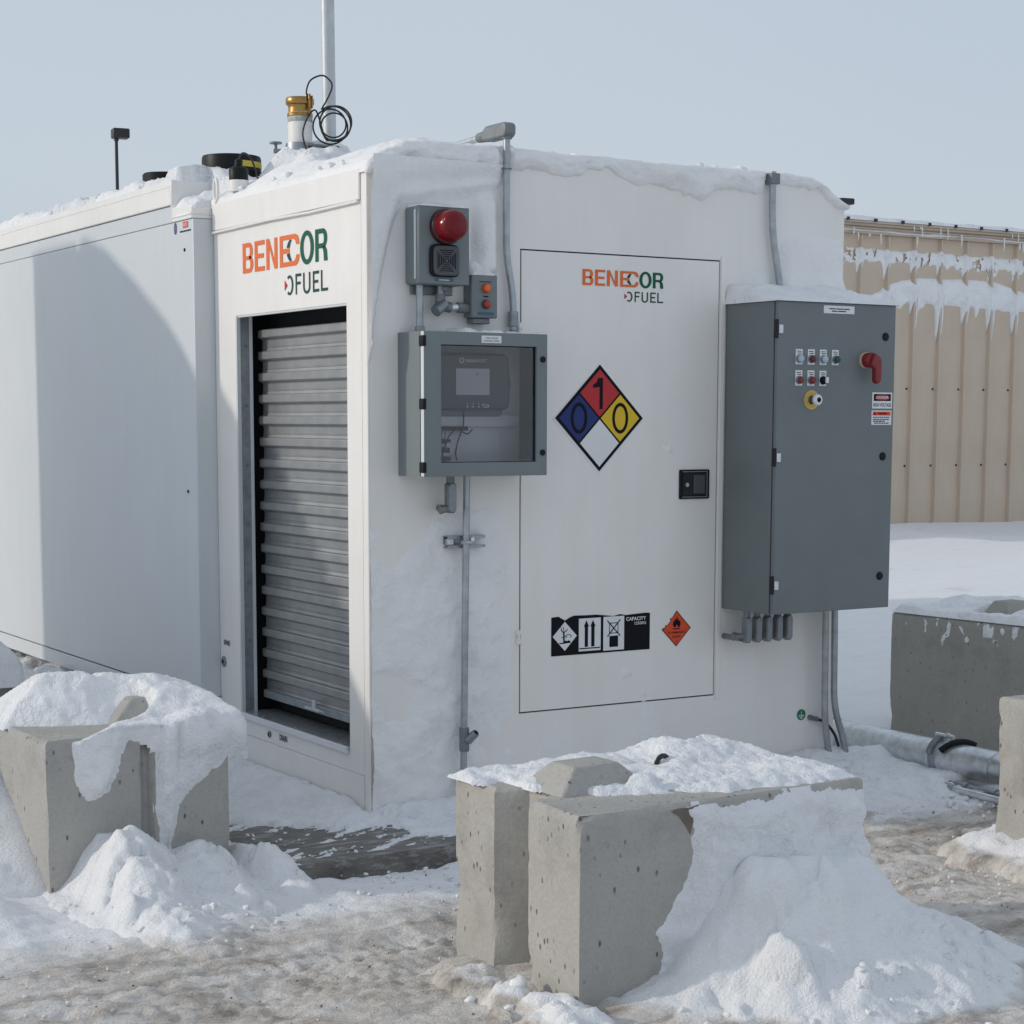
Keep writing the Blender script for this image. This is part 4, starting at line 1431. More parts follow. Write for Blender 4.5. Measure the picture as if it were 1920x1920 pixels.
bcap = MB().lathe([(.059, 3.068), (.062, 3.072), (.062, 3.085), (.057, 3.090), (.056, 3.113), (.058, 3.116), (.058, 3.122), (.067, 3.128), (.069, 3.135), (.069, 3.152), (.064, 3.160), (.0, 3.163)], (cx_, cy_, 0), (0, 0, 1), 36).build('brass_cap', BRASS, T, smooth=35)
MB().box(cx_ + .010, cx_ + .022, cy_ - .078, cy_ - .062, 3.105, 3.172).box(cx_ + .026, cx_ + .034, cy_ - .078, cy_ - .062, 3.105, 3.165).build('cam_lever', BRASS, bcap, .003)
MB().tube([(cx_, cy_, 2.88), (cx_, cy_, 2.945)], [.075, .070], 24).build('valve_body', GALVD, T, smooth=40)
vh = MB().tube([(.50, 1.75, 2.905), (.425, 1.80, 2.905)], .011, 8).build('valve_stem', FITT, T)
MB().tube([(.44, 1.81, 2.942), (.44, 1.81, 2.950)], .030, 16).tube([(.44, 1.81, 2.90), (.44, 1.81, 2.945)], .008, 8).build('hand_wheel', FITT, vh)
MB().box(.56, .71, 1.66, 1.70, 2.925, 2.935).box(.70, .71, 1.66, 1.70, 2.86, 2.93).box(.57, .61, 1.66, 1.71, 2.88, 2.925).build('side_bracket', FITT, T, .003)

T = thing('coiled_cable', 'black cable coiled in loops beside the brass capped pipe', 'cable', (.67, 1.69, 3.04))
pts = [(.563, 1.70, 3.150), (.554, 1.700, 3.185), (.577, 1.700, 3.238), (.629, 1.680, 3.262), (.662, 1.660, 3.236), (.668, 1.655, 3.205), (.648, 1.66, 3.155), (.622, 1.667, 3.108)]
cxx, czz = .675, 3.030
rv = Vector((math.cos(yaw), -math.sin(yaw), 0))
def coil_pt(a, r_, oy=0., ox=0., oz=0.):
    p = Vector((cxx, 1.665, czz)) + rv * (r_ * math.cos(a) + ox) + Vector((0, 0, r_ * math.sin(a) + oz)) + Vector((-.4, -.9, 0)) * oy
    return tuple(p)
loops = []
for k in range(64):
    a = R(128) - 2 * math.pi * k / 17.0
    turn = k / 17.0
    rr = .080 - .009 * abs(math.sin(turn * 1.7))
    loops.append(coil_pt(a, rr, .005 * turn, .016 * math.sin(turn * 2.4), .016 * math.cos(turn * 1.9 + .6)))
tail = [(.600, 1.69, 3.095), (.555, 1.69, 3.06), (.528, 1.69, 2.99), (.533, 1.68, 2.93), (.548, 1.66, 2.86), (.56, 1.66, 2.78)]
MB().tube(smooth_path(pts + loops + tail, 5), .0042, 8).build('cable', RUBBER, T, smooth=60)
MB().lathe([(.014, 0), (.012, .02), (.006, .032)], (.563, 1.70, 3.140), (0, 0, 1), 12).build('cable_gland', BLACK, T)

T = thing('manhole_lid', 'raised black round lid with a yellow label on the tank roof', 'lid', (.26, 1.915, 2.73))
MB().lathe([(.135, 2.72), (.138, 2.80), (.143, 2.802), (.143, 2.868), (.139, 2.880), (.0, 2.886)], (.26, 1.93, 0), (0, 0, 1), 44).build('cover', BLACK, T, smooth=35)
mb = MB()
for k in range(11):
    a = R(-92 + k * 6)
    b = R(-92 + (k + 1) * 6)
    mb.add([(.26 + .1448 * math.cos(a), 1.93 + .1448 * math.sin(a), 2.822), (.26 + .1448 * math.cos(b), 1.93 + .1448 * math.sin(b), 2.822),
            (.26 + .1448 * math.cos(b), 1.93 + .1448 * math.sin(b), 2.850), (.26 + .1448 * math.cos(a), 1.93 + .1448 * math.sin(a), 2.850)], [(0, 1, 2, 3)])
mb.build('yellow_label', mat('lid_label_yellow', (.55, .44, .05), .5), T)
T = thing('manhole_lid', 'low black round lid half sunk in snow behind the raised one', 'lid', (.207, 2.66, 2.73))
MB().lathe([(.11, 2.72), (.115, 2.828), (.119, 2.83), (.119, 2.866), (.112, 2.874), (.0, 2.880)], (.207, 2.66, 0), (0, 0, 1), 40).build('cover', BLACK, T, smooth=35)
T = thing('sensor_plug', 'black sensor plug with an arched cable on the roof edge snow', 'sensor', (.05, 1.33, 2.62))
ox, oy = .036, 1.33
MB().lathe([(.046, 2.64), (.046, 2.69)], (ox, oy, 0), (0, 0, 1), 24).build('white_base', WHITE, T, smooth=40)
MB().lathe([(.040, 2.688), (.043, 2.692), (.044, 2.738), (.040, 2.744), (.026, 2.752), (.017, 2.756), (.016, 2.782), (.006, 2.786)], (ox, oy, 0), (0, 0, 1), 26).build('plug_body', BLACK, T, smooth=35)
MB().tube(smooth_path([(ox, oy, 2.78), (.052, 1.34, 2.808), (.082, 1.36, 2.818), (.12, 1.38, 2.80), (.15, 1.40, 2.755), (.17, 1.42, 2.72), (.22, 1.45, 2.715), (.30, 1.5, 2.70)]), .0042, 8).build('cable', RUBBER, T, smooth=60)
T = thing('roof_vent', 'small white vent cap poking out of the roof snow', 'vent', (.30, .85, 2.66))
MB().lathe([(.026, 2.64), (.026, 2.735), (.030, 2.738), (.030, 2.765), (.022, 2.775), (.0, 2.777)], (.245, .93, 0), (0, 0, 1), 20).build('cap', WHITE, T, smooth=35)

# ------------------------------------------------------------------ pipes on the ground right of the container
T = thing('steel_pipe', 'fat galvanised pipe lying on the ground with a bolted clamp', 'pipe', (2.80, 0, .05))
MB().tube([(2.80, .42, .058), (2.80, -.74, .058)], .078, 32).build('pipe', GALV, T, smooth=50)
MB().tube([(2.80, .44, .058), (2.80, .36, .058)], .083, 32).build('end_collar', GALVD, T, smooth=40)
MB().tube([(2.80, -.74, .058), (2.795, -1.7, .05)], .070, 32).build('pipe_extension', GALV, T, smooth=50)
cl = MB().tube([(2.80, -.372, .058), (2.80, -.412, .058)], .0835, 32).build('pipe_clamp', GALVD, T, .002)
arc = [(2.80 + .090 * math.cos(a), -.45 - .012 * k, .058 + .090 * math.sin(a)) for k, a in enumerate([R(150 - 12 * k) for k in range(9)])]
MB().tube(arc, .014, 8).build('rubber_pad', BLACK, cl, smooth=50)
arc = [(2.80 + .089 * math.cos(a), -.385, .058 + .089 * math.sin(a)) for a in [R(165 - 14 * k) for k in range(6)]]
MB().tube(arc, .017, 8).build('clamp_ear', FITT, cl, smooth=50)
MB().tube([(2.785, -.36, .163), (2.785, -.47, .163)], .011, 8).build('clamp_bolt', GALV, cl)
MB().lathe([(.018, 0), (.018, .014)], (2.785, -.425, .163), (0, -1, 0), 6).build('nut', GALV, cl)
for k, (pts, lab) in enumerate((([(2.60, .02, -.028), (2.59, -.55, -.022), (2.52, -1.4, -.018)], 'outer thin conduit half buried in snow beside the fat pipe'),
                                ([(2.68, .0, -.03), (2.67, -.5, -.026), (2.64, -1.4, -.020)], 'inner thin conduit half buried in snow beside the fat pipe'))):
    T = thing('ground_conduit', lab, 'conduit', pts[0])
    MB().tube(smooth_path(pts, 6), .017, 12).build('pipe', GALV if k == 0 else GALVD, T, smooth=50)
    for f in (-.62, -.80):
        MB().tube([(pts[1][0] + .02 * (f + .55), f, -.0215), (pts[1][0] + .02 * (f + .55) - .008, f - .07, -.021)], .0215, 12).build('coupling', GALVD, T, .002)

# ------------------------------------------------------------------ concrete blocks
def resample(poly, step):
    out = []
    corner = []
    n = len(poly)
    for i in range(n):
        a, b = np.array(poly[i]), np.array(poly[(i + 1) % n])
        k = max(1, int(round(np.hypot(*(b - a)) / step)))
        for j in range(k):
            out.append(a + (b - a) * j / k)
            corner.append(j == 0)
    return np.array(out), np.array(corner)


def block_mesh(poly, h, base, seed, chip=.012, taper=0.):
    """footprint polygon (local, counter-clockwise) as a cast block with worn edges"""
    P, c = resample(poly, .02)
    n = len(P)
    tang = np.roll(P, -1, 0) - np.roll(P, 1, 0)
    nor = np.stack([tang[:, 1], -tang[:, 0]], -1)
    nor /= np.linalg.norm(nor, axis=1)[:, None] + 1e-9
    zs = list(np.linspace(base, h - .014, 30)) + [h - .006, h]
    inset = [0] * 30 + [.004, .012]
    arc = np.arange(n) * .02
    near_c = np.min(np.abs((np.arange(n)[:, None] - np.where(c)[0][None, :] + n // 2) % n - n // 2), axis=1) * .02
    vs = []
    for z, ins in zip(zs, inset):
        d = -.004 * np.abs(fbm(arc * 6, np.full(n, z * 6), seed, 4) - .5) * 2
        ch = np.clip(fbm(arc * 3 + 4, np.full(n, z * 7), seed + 3, 3, .55) - .50, 0, 1) * 4
        d -= chip * ch * ss(.032, .0, near_c)
        topc = np.clip(fbm(arc * 9, np.full(n, 3.3), seed + 7, 4, .6) - .47, 0, 1) * 3
        d -= chip * topc * ss(.03, 0, h - z)
        q = P + nor * (d - ins)[:, None]
        zz = np.full(n, z) - (.5 * chip * topc if z >= h - .007 else 0)
        vs += [(a + taper * max(0, 1 - a / .3) * max(0, -.06 + (h + .06) * (b / .72) - e), b, e) for (a, b), e in zip(q, zz)]
    fs = []
    m = len(zs)
    for i in range(m - 1):
        for k in range(n):
            k2 = (k + 1) % n
            fs.append((i * n + k, i * n + k2, (i + 1) * n + k2, (i + 1) * n + k))
    fs.append(tuple((m - 1) * n + k for k in range(n)))
    return vs, fs


def frustum(mb, x0, x1, y0, y1, z0, z1, ix, iy):
    mb.add([(x0, y0, z0), (x1, y0, z0), (x1, y1, z0), (x0, y1, z0), (x0 + ix, y0 + iy, z1), (x1 - ix, y0 + iy, z1), (x1 - ix, y1 - iy, z1), (x0 + ix, y1 - iy, z1)],
           [(0, 1, 5, 4), (1, 2, 6, 5), (2, 3, 7, 6), (3, 0, 4, 7), (4, 5, 6, 7)])


def block(label, loc, rz, poly, h, seed, m_, lugs=(), loops=(), base=-.14, taper=0., sl=(.055, .05)):
    T = thing('concrete_block', label, 'concrete block', loc, 'concrete barrier blocks round the container', rz)
    mb = MB()
    mb.add(*block_mesh(poly, h, base, seed, taper=taper))
    mb.build('body', m_, T, smooth=35, local=True)
    for (a, b, c, d, hh) in lugs:
        mb = MB()
        frustum(mb, a, b, c, d, h - .004, h + hh, *sl)
        mb.build('locking_lug', m_, T, .006, local=True)
    for (a, b, an) in loops:
        ca, sa = math.cos(an), math.sin(an)
        pts = [(a + ca * .055 * math.cos(t), b + sa * .055 * math.cos(t), h - .035 + .075 * math.sin(t)) for t in [math.pi * k / 14 for k in range(15)]]
        MB().tube(pts, .008, 8).build('lifting_loop', RUBBER, T, smooth=60, local=True)
    return T


# right foreground block: V-groove in its left end, lug and lifting loop on top
BR = block('light grey concrete block in the right foreground half buried in snow', (-.592, -2.415, 0), R(2.0),
           [(0, 0), (1.085, .0), (1.085, .735), (.050, .735), (.034, .490), (.125, .435), (.125, .345), (.022, .288)], .52, 3, CONC,
           lugs=[(.128, .46, .27, .50, .072)], loops=[(.66, .47, R(20))], sl=(.085, .055))
sc = [(.325, .500), (.345, .508), (.385, .506), (.425, .512), (.412, .490), (.402, .455), (.393, .425), (.386, .440), (.370, .462), (.352, .485)]
mb = MB()
mb.v = []
for (a, b) in sc:
    mb.v.append((a, -.0012, b))
mb.f = [tuple(range(len(sc)))]
mb.m = [0]
mb.build('chip_scar', concrete_mat('broken_concrete', (.20, .175, .145), .8), BR, local=True)
# left foreground block: groove in the near face
BL = block('grey concrete block in the left foreground under a thick snow drape', (-1.445, -.338, 0), R(3.0),
           [(0, 0), (.350, 0), (.372, .028), (.388, .028), (.404, .0), (.70, 0), (.70, .72), (0, .72)], .50, 8, CONC,
           lugs=[(.33, .66, .20, .55, .085)], taper=.9, sl=(.11, .07))
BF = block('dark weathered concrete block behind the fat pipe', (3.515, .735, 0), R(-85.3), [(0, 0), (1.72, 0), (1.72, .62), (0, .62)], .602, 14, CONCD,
           lugs=[(.42, .62, .20, .44, .085)], loops=[(.95, .30, R(10))], base=-.2)
BE = block('sunlit cream concrete block cut off by the right edge of the picture', (1.885, -2.25, 0), R(0), [(0, 0), (1.15, 0), (1.15, .65), (0, .65)], .568, 19, CONC, loops=[(.10, .56, R(0))])
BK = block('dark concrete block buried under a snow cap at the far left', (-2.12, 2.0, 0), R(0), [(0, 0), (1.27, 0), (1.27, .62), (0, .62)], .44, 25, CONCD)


# ------------------------------------------------------------------ snow lying on things
def drape(name, label, x0, x1, path, tfun, dx=.012, m_=SNOW, cat='snow', loc=(0, 0, 0), rz=0.):
    """sheet over a profile path [(y, z)], offset along its normal by tfun(X, s, y, z); kept where the thickness is positive"""
    p, _ = [], []
    pts = [np.array(q, float) for q in path]
    for a, b in zip(pts[:-1], pts[1:]):
        k = max(1, int(np.hypot(*(b - a)) / .0115))
        p += [a + (b - a) * j / k for j in range(k)]
    p.append(pts[-1])
    p = np.array(p)
    # smoothed normals so that the sheet rounds the edges
    t = np.gradient(p, axis=0)
    for _k in range(5):
        t = (np.roll(t, 1, 0) + t + np.roll(t, -1, 0)) / 3
    nrm = np.stack([-t[:, 1], t[:, 0]], -1)
    nrm /= np.linalg.norm(nrm, axis=1)[:, None]
    s = np.concatenate([[0], np.cumsum(np.hypot(*np.diff(p, axis=0).T))])
    xs_ = np.arange(x0, x1 + dx, dx)
    XX, SS = np.meshgrid(xs_, s, indexing='ij')
    YY = np.broadcast_to(p[:, 0], XX.shape)
    ZZ = np.broadcast_to(p[:, 1], XX.shape)
    th = tfun(XX, SS, YY, ZZ)
    thc = np.maximum(th, -.012)
    Pn = np.stack([XX + .006 * (fbm(XX * 20, SS * 20, 77, 2) - .5) * (th > 0), YY + nrm[:, 0] * thc, ZZ + nrm[:, 1] * thc], -1)
    me_ = grid_mesh(name, Pn, m_, th > -.001)
    o = put(me_, name)
    o.location = loc
    o.rotation_euler = (0, 0, rz)
    return tag(o, label, cat, None, 'stuff')


ip = np.interp


# on the left foreground block (block-local coordinates)
def t_left(X_, S_, Y_, Z_):
    top = Z_ > .4999
    nz = fbm(X_ * 6, S_ * 6, 31, 5, .55) - .5
    fine = fbm(X_ * 26, S_ * 26, 33, 4, .6) - .5
    # covered part of the top: behind a line, all of it at the right
    yb = ip(X_, [-.05, .05, .15, .21, .30, .40, .48, .55, .8], [.40, .36, .31, .29, .26, .25, .22, -.10, -.12])
    yf = ip(X_, [.0, .12, .14, .30, .42, .50, .56], [-.3, -.08, .0, .10, .17, .30, .6])
    wob = .05 * nz + .03 * fine
    d_top = np.maximum(Y_ - yb - wob, yf - Y_ - .6 * wob)
    dome = .040 + .130 * np.sin(np.clip((Y_ - .08) / .68, 0, 1) * math.pi) ** .9 * ip(X_, [-.05, .10, .4, .62, .8], [.75, 1, 1, .62, .35]) + .02 * ss(.45, .6, X_)
    crease = .018 * np.exp(-((X_ - .36 + .25 * (Y_ - .5)) / .025) ** 2) * (Y_ > .3)
    tt = np.minimum(dome + .035 * nz + .016 * fine - crease, .9 * d_top + .012 * fine)
    # drips down the near face
    zb = ip(X_, [.0, .09, .105, .125, .15, .20, .235, .275, .305, .385, .405, .425, .45, .475, .50, .53, .60, .67, .70, .80],
            [.66, .60, .42, .315, .285, .28, .31, .40, .49, .455, .30, .12, .035, .09, .215, .26, .31, .365, .385, .36])
    slope = np.gradient(zb, axis=0) / .010
    d_f = (Z_ - zb) / np.sqrt(1 + np.minimum(slope ** 2, 60)) + .028 * (fbm(X_ * 26, Z_ * 16, 35, 5, .7) - .5)
    tf = np.minimum(.020 + .036 * ss(.3, .5, Z_) * ss(.30, .5, X_) + .024 * nz + .012 * fine, .55 * d_f + .012 * fine)
    tf = np.minimum(tf, .8 * (X_ - .085 - .15 * (.5 - Z_)))
    tf = np.where(Z_ < .43, np.where((X_ > .36) & (X_ < .43), np.minimum(tf, .8 * (X_ - .412 + .012 * fine)), tf), tf)
    t0 = np.where(top, tt, tf)
    endd = .778 - X_ + .012 * nz
    t0 = np.minimum(t0, 1.6 * endd)
    t0 = np.where(top, np.minimum(t0, np.minimum(.9 * (.735 - Y_), .9 * (X_ + .012))), t0)
    return t0 - .001


drape('snow_drape', 'thick snow draped over the left foreground block with two long drips', -.02, .775, [(-.002, -.02), (-.002, .50), (.74, .50)][::-1][::-1], t_left, .010, SNOW, loc=BL.location, rz=BL.rotation_euler[2])


def t_rtop(X_, S_, Y_, Z_):
    nz = fbm(X_ * 7, Y_ * 7, 41, 5, .6) - .5
    fine = fbm(X_ * 30, Y_ * 30, 43, 4, .6) - .5
    frontline = ip(X_, [0, .05, .12, .25, .36, .45, .60, .8, .95, 1.1], [.60, .50, .40, .235, .19, .12, .08, .055, .04, .03])
    d = Y_ - frontline + .10 * nz + .05 * fine
    base_ = .016 + .012 * ss(0, .25, d) + .055 * nz + .016 * fine
    hump = ss(.22, .03, np.hypot((X_ - .86) / 1.2, Y_ - .58)) * .032 + ss(.14, .02, np.hypot(X_ - .50, Y_ - .60)) * .012
    lump2 = ss(.055, .01, np.hypot(X_ - .40, Y_ - .24)) * .05
    t_ = np.minimum(base_ + hump * (1 + nz) + lump2, .55 * d)
    bare2 = ss(.085, .03, np.hypot((X_ - .86) / 1.3, Y_ - .66) + .05 * fine)
    t_ = t_ - bare2 * .16
    left = ss(.13, .03, np.abs(X_ - .13) / 2.2) * ss(.55, .60, Y_ + .1 * nz)
    t_ = np.where((X_ < .12), t_ * left - .004 * (1 - left), t_)
    inn = np.minimum(np.minimum(X_ - .01, 1.08 - X_), np.minimum(Y_ - .014, .732 - Y_))
    return np.minimum(t_, .8 * inn) - .001


drape('snow_crust', 'crusty snow on top of the right foreground block', 0, 1.085, [(.0, .52), (.735, .52)], t_rtop, .010, SNOWG, loc=BR.location, rz=BR.rotation_euler[2])


def t_rfront(X_, S_, Y_, Z_):
    nz = fbm(X_ * 5, Z_ * 8, 51, 5, .6) - .5
    fine = fbm(X_ * 26, Z_ * 26, 59, 4, .62) - .5
    xl = ip(Z_, [-.1, .04, .09, .15, .22, .30, .37, .46, .51], [.25, .30, .30, .27, .335, .385, .405, .402, .385]) + .06 * (fbm(Z_ * 9, Z_ * 0 + 2.2, 55, 5, .6) - .5)
    d = np.minimum(X_ - xl, (.502 + .05 * (fbm(X_ * 11, X_ * 0, 57, 5, .65) - .62) - .010 * ss(.9, 1.1, X_)) - Z_)
    xr = 1.085 + .035 * ss(.45, .2, Z_) + .03 * (fbm(Z_ * 10, Z_ * 0 + 5, 58, 4) - .5)
    d = np.minimum(d, xr - X_)
    shelf = .02 * ss(.34, .25, Z_ + .10 * nz + .08 * np.abs(X_ - .75)) 
    T_ = .026 + .020 * ss(.5, .1, Z_) + shelf + .060 * nz + .022 * fine
    return np.minimum(T_, .6 * d + .02 * fine) - .001


drape('plastered_snow', 'snow plastered over the near face of the right foreground block', .2, 1.13, [(-.001, -.12), (-.001, .52)], t_rfront, .010, SNOWG, loc=BR.location, rz=BR.rotation_euler[2])


def heap(name, label, x0, x1, y0, y1, hf, d=.011, m_=SNOW):
    gx = np.arange(x0, x1, d)
    gy = np.arange(y0, y1, d)
    A, B = np.meshgrid(gx, gy, indexing='ij')
    H = hf(A, B)
    H = H - .07 * ss(-.042, -.068, H)            # feather the foot of the heap into the ground
    me_ = grid_mesh(name, np.stack([A, B, H], -1), GROUND, H > -.20, attr={'dirt': dirt_field(A, B) * ss(.035, -.055, H + .03 * (fbm(A * 9, B * 9, 199, 3) - .5)) - .75 * ss(-.04, .03, H)})
    return tag(put(me_, name), label, 'snow', None, 'stuff')


def h_right(A, B):
    face = -2.415 + (A + .592) * .035
    dy = face - B
    nz = fbm(A * 4, B * 4, 61, 5, .55) - .5
    fine = fbm(A * 17, B * 17, 63, 5, .62) - .5
    hw = ip(A + .10 * (fbm(A * 7, B * 7 + 3, 68, 3) - .5), [-.95, -.80, -.62, -.45, -.36, -.30, -.22, -.10, .02, .25, .42, .50, .58, .75, .95, 1.15], [-.08, -.07, -.03, -.01, .01, .04, .13, .26, .31, .34, .30, .26, .18, .06, .0, -.08])
    run = ip(A, [-.9, -.5, -.2, .2, .5, .9], [.25, .36, .58, .75, .80, .65])
    k = np.clip((dy - .11 - .12 * nz) / run, 0, 1)
    h = -.07 + (hw + .07) * (1 - k) ** 1.25
    h = np.where(dy < 0, np.where(A > .50, -.07 + (hw + .07) * ss(-.55, -.05, dy), h), h)
    le = ss(.20, .02, np.abs(A + .66)) * ss(-1.75, -1.95, B) * ss(-2.9, -2.5, B) * .06
    h = np.maximum(h, -.07 + le * (1 + 1.5 * nz) + .7 * lumps(A, B, 5, 18, -.86, -.5, -2.65, -1.9, .035, .09) * (le > .02))
    amp = ss(-.07, .06, h)
    low = ss(.30, .05, h) * .7 + .3
    return h + amp * (.09 * nz + .034 * fine * low + lumps(A, B, 3, 80, -.7, 1.05, -3.25, -2.5, .02, .10) * (.35 + .65 * low)) - .006


heap('snow_heap', 'heap of snow sloping from the right foreground block to the ground', -.95, 1.2, -3.35, -1.75, h_right)


def h_left(A, B):
    face = -.338 + (A + 1.445) * .052
    dy = face - B
    nz = fbm(A * 5, B * 5, 71, 5, .55) - .5
    fine = fbm(A * 17, B * 17, 73, 5, .62) - .5
    hw = ip(A + .03 * (fbm(A * 9, B * 9, 78, 3) - .5), [-1.80, -1.50, -1.41, -1.36, -1.32, -1.26, -1.19, -1.12, -1.05, -1.00, -.93, -.86, -.80, -.75, -.70, -.62, -.5], [-.08, -.05, -.03, .02, .09, .16, .155, .10, .055, .06, .075, .08, .03, -.03, .05, .03, -.08])
    run = ip(A, [-1.6, -1.3, -1.0, -.7], [.7, .95, .85, .45])
    k = np.clip((dy - .20 - .10 * nz) / run, 0, 1)
    h = -.07 + (hw + .07) * (1 - k) ** 1.15
    h = np.where(dy < 0, np.where(A > -.74, -.07 + (hw + .07) * ss(-.35, 0, dy), h), h)
    amp = ss(-.07, .03, h)
    return h + amp * (.085 * nz + .034 * fine + lumps(A, B, 4, 75, -1.75, -.65, -1.25, -.40, .02, .09)) * ss(-.02, .08, dy) - .006


heap('snow_heap', 'lumpy heap of snow in front of the left foreground block', -1.85, -.45, -1.45, -.05, h_left)


def h_under(A, B):
    nz = fbm(A * 6, B * 6, 87, 5, .55) - .5
    rise = np.clip((B + .36) / .72, 0, 1.25)
    top = -.06 + .56 * np.minimum(rise, 1) - .035
    f = ss(-2.25, -1.52, A) * ss(-1.0, -1.15, A) * ss(1.9, .55, B)
    h = -.07 + (top + .07) * f
    return np.where(A > -1.46, h, h + ss(-.07, .05, h) * (.10 * nz + lumps(A, B, 12, 26, -2.1, -1.5, -.2, 1.2, .02, .08)) * ss(-1.46, -1.56, A)) - .004


heap('snow_heap', 'snow banked against the undercut end of the left foreground block', -2.4, -.95, -.5, 2.0, h_under, .014)


def h_edge(A, B):
    nz = fbm(A * 7, B * 7, 81, 5, .55) - .5
    d = np.hypot(np.maximum(np.abs(A - 2.3) - .42, 0), np.maximum(np.abs(B + 2.0) - .42, 0))
    h = -.07 + .13 * ss(.28, .0, d)
    return h + ss(-.07, 0, h) * .12 * nz - .006


heap('snow_heap', 'snow heaped against the foot of the cream block at the right edge', 1.5, 3.1, -2.8, -1.2, h_edge, .014)


def h_back(A, B):
    nz = fbm(A * 6, B * 6, 83, 5, .55) - .5
    d = np.hypot(np.maximum(np.abs(A + 1.4) - .48, 0), np.maximum(np.abs(B - 1.9) - .25, 0))
    h = -.07 + .26 * ss(.62, .0, d)
    return h + ss(-.07, 0, h) * .14 * nz


def h_tank(A, B):
    nz = fbm(A * 5, B * 5, 89, 5, .55) - .5
    f = ss(-.75, -.25, A) * ss(.5, .2, A) * ss(2.2, 3.0, B) * ss(7.8, 7.2, B)
    return -.07 + .24 * f + f * (.12 * nz + lumps(A, B, 14, 40, -.6, .0, 2.6, 6.5, .02, .08))


heap('snow_heap', 'low drift of snow along the foot of the tank wall at the left', -.95, .35, 2.0, 8.0, h_tank, .022)
heap('snow_heap', 'rough snow round the buried block at the far left', -2.3, -.15, .6, 3.2, h_back, .02)

# snow cap bulging over the buried block
xs_ = np.arange(-2.17, -.80, .015)
ys_ = np.arange(1.90, 2.70, .015)
A, B = np.meshgrid(xs_, ys_, indexing='ij')
e = np.minimum(np.minimum(A + 2.16, -.815 - A), np.minimum(B - 1.91, 2.69 - B))
cap = .385 + .26 * np.sqrt(np.clip(e / .28, 0, 1) * (2 - np.clip(e / .28, 0, 1))) + .05 * (fbm(A * 6, B * 6, 85, 4) - .5)
cap = np.where(e < .012, .375, cap)
me = grid_mesh('snow_cap', np.stack([A, B, cap], -1), SNOW)
tag(put(me, 'snow_cap'), 'smooth thick snow cap on the buried block at the far left', 'snow', None, 'stuff')


def t_far(X_, S_, Y_, Z_):
    nz = fbm(X_ * 7, Y_ * 7, 91, 5, .6) - .5
    t_ = .035 + .07 * nz + .03 * ss(.2, .5, Y_)
    t_ = t_ - .3 * ss(.04, .0, np.maximum(np.abs(X_ - .52) - .09, np.abs(Y_ - .30) - .10))
    inn = np.minimum(np.minimum(X_, 1.72 - X_), np.minimum(Y_, .62 - Y_))
    return np.where(inn < 0, -.01, t_ * ss(-.003, .03, inn))


drape('snow_crust', 'uneven snow on top of the dark block behind the fat pipe', 0, 1.72, [(.0, .602), (.62, .602)], t_far, .014, SNOW, loc=BF.location, rz=BF.rotation_euler[2])


def t_farface(X_, S_, Y_, Z_):
    nz = fbm(X_ * 26, Z_ * 15, 93, 4, .6) - .5
    nb = fbm(X_ * 4, Z_ * 4, 95, 3) - .5
    t_ = .06 * (nz + .5 * nb - .15 - .35 * ss(.57, .38, Z_))
    return np.minimum(t_, .010)


drape('snow_specks', 'bits of frozen snow stuck to the face of the dark block behind the fat pipe', .1, 1.6, [(-.001, .33), (-.001, .595)], t_farface, .010, SNOW, loc=BF.location, rz=BF.rotation_euler[2])

# ------------------------------------------------------------------ snow on the container
# lip along the front roof edge: from its ragged lower edge on the wall, round, and back over the roof
xs_ = np.arange(-.012, 2.478, .011)
nK = 26
wall_top = ip(xs_, [0, .22, 2.27, 2.465], [2.60, 2.68, 2.68, 2.60])
zl = ip(xs_, [0, .15, .45, .62, .70, .80, .95, 1.02, 1.15, 1.22, 1.30, 1.40, 1.48, 1.56, 1.64, 1.70, 1.80, 1.95, 1.99, 2.03, 2.06, 2.30, 2.36, 2.41, 2.465],
        [2.575, 2.63, 2.61, 2.63, 2.64, 2.645, 2.625, 2.655, 2.675, 2.63, 2.610, 2.625, 2.615, 2.600, 2.575, 2.615, 2.630, 2.628, 2.63, 2.66, 2.672, 2.666, 2.62, 2.595, 2.585])
zl = zl + .036 * (fbm(xs_ * 14, xs_ * 0, 101, 5, .7) - .5) - .05 * np.clip(fbm(xs_ * 30, xs_ * 0 + 6, 102, 3) - .58, 0, 1)
ztp = ip(xs_, [0, .06, .16, .25, .34, .6, 1.0, 1.5, 2.0, 2.25, 2.35, 2.42, 2.465], [2.625, 2.665, 2.708, 2.722, 2.726, 2.722, 2.718, 2.72, 2.722, 2.716, 2.672, 2.63, 2.605])
ztp = ztp + .012 * (fbm(xs_ * 9, xs_ * 0 + 4, 103, 4) - .5)
bul = ip(xs_, [0, .3, .6, 1.1, 1.3, 2.0, 2.05, 2.3, 2.46], [.02, .05, .045, .02, .045, .045, .03, .04, .035]) + .02 * (fbm(xs_ * 7, xs_ * 0 + 9, 105, 4) - .5)
bul = bul * np.where(np.abs(xs_ - 2.014) < .028, .35, 1) * np.where(np.abs(xs_ - .62) < .03, .35, 1)
Pn = []
for x, a, b, r_ in zip(xs_, zl, ztp, bul):
    row = []
    for k in range(nK):
        th = math.pi * (k / (nK - 1)) * .5 * 1.0
        th2 = -math.pi / 2 + math.pi * k / (nK - 1)
        row.append((x, .002 - r_ * max(math.cos(th2), 0) ** .8 * (lambda f: f + (1 - f) * k / (nK - 1))(.45 + .55 * float(ss(.66, .58, x)) * float(ss(.05, .15, x))), (a + b) / 2 + (b - a) / 2 * math.sin(th2)))
    for y in np.linspace(.02, 1.56, 100):
        row.append((x, y, b))
    Pn.append(row)
Pn = np.array(Pn)
XX, YY, ZZ = Pn[..., 0], Pn[..., 1], Pn[..., 2]
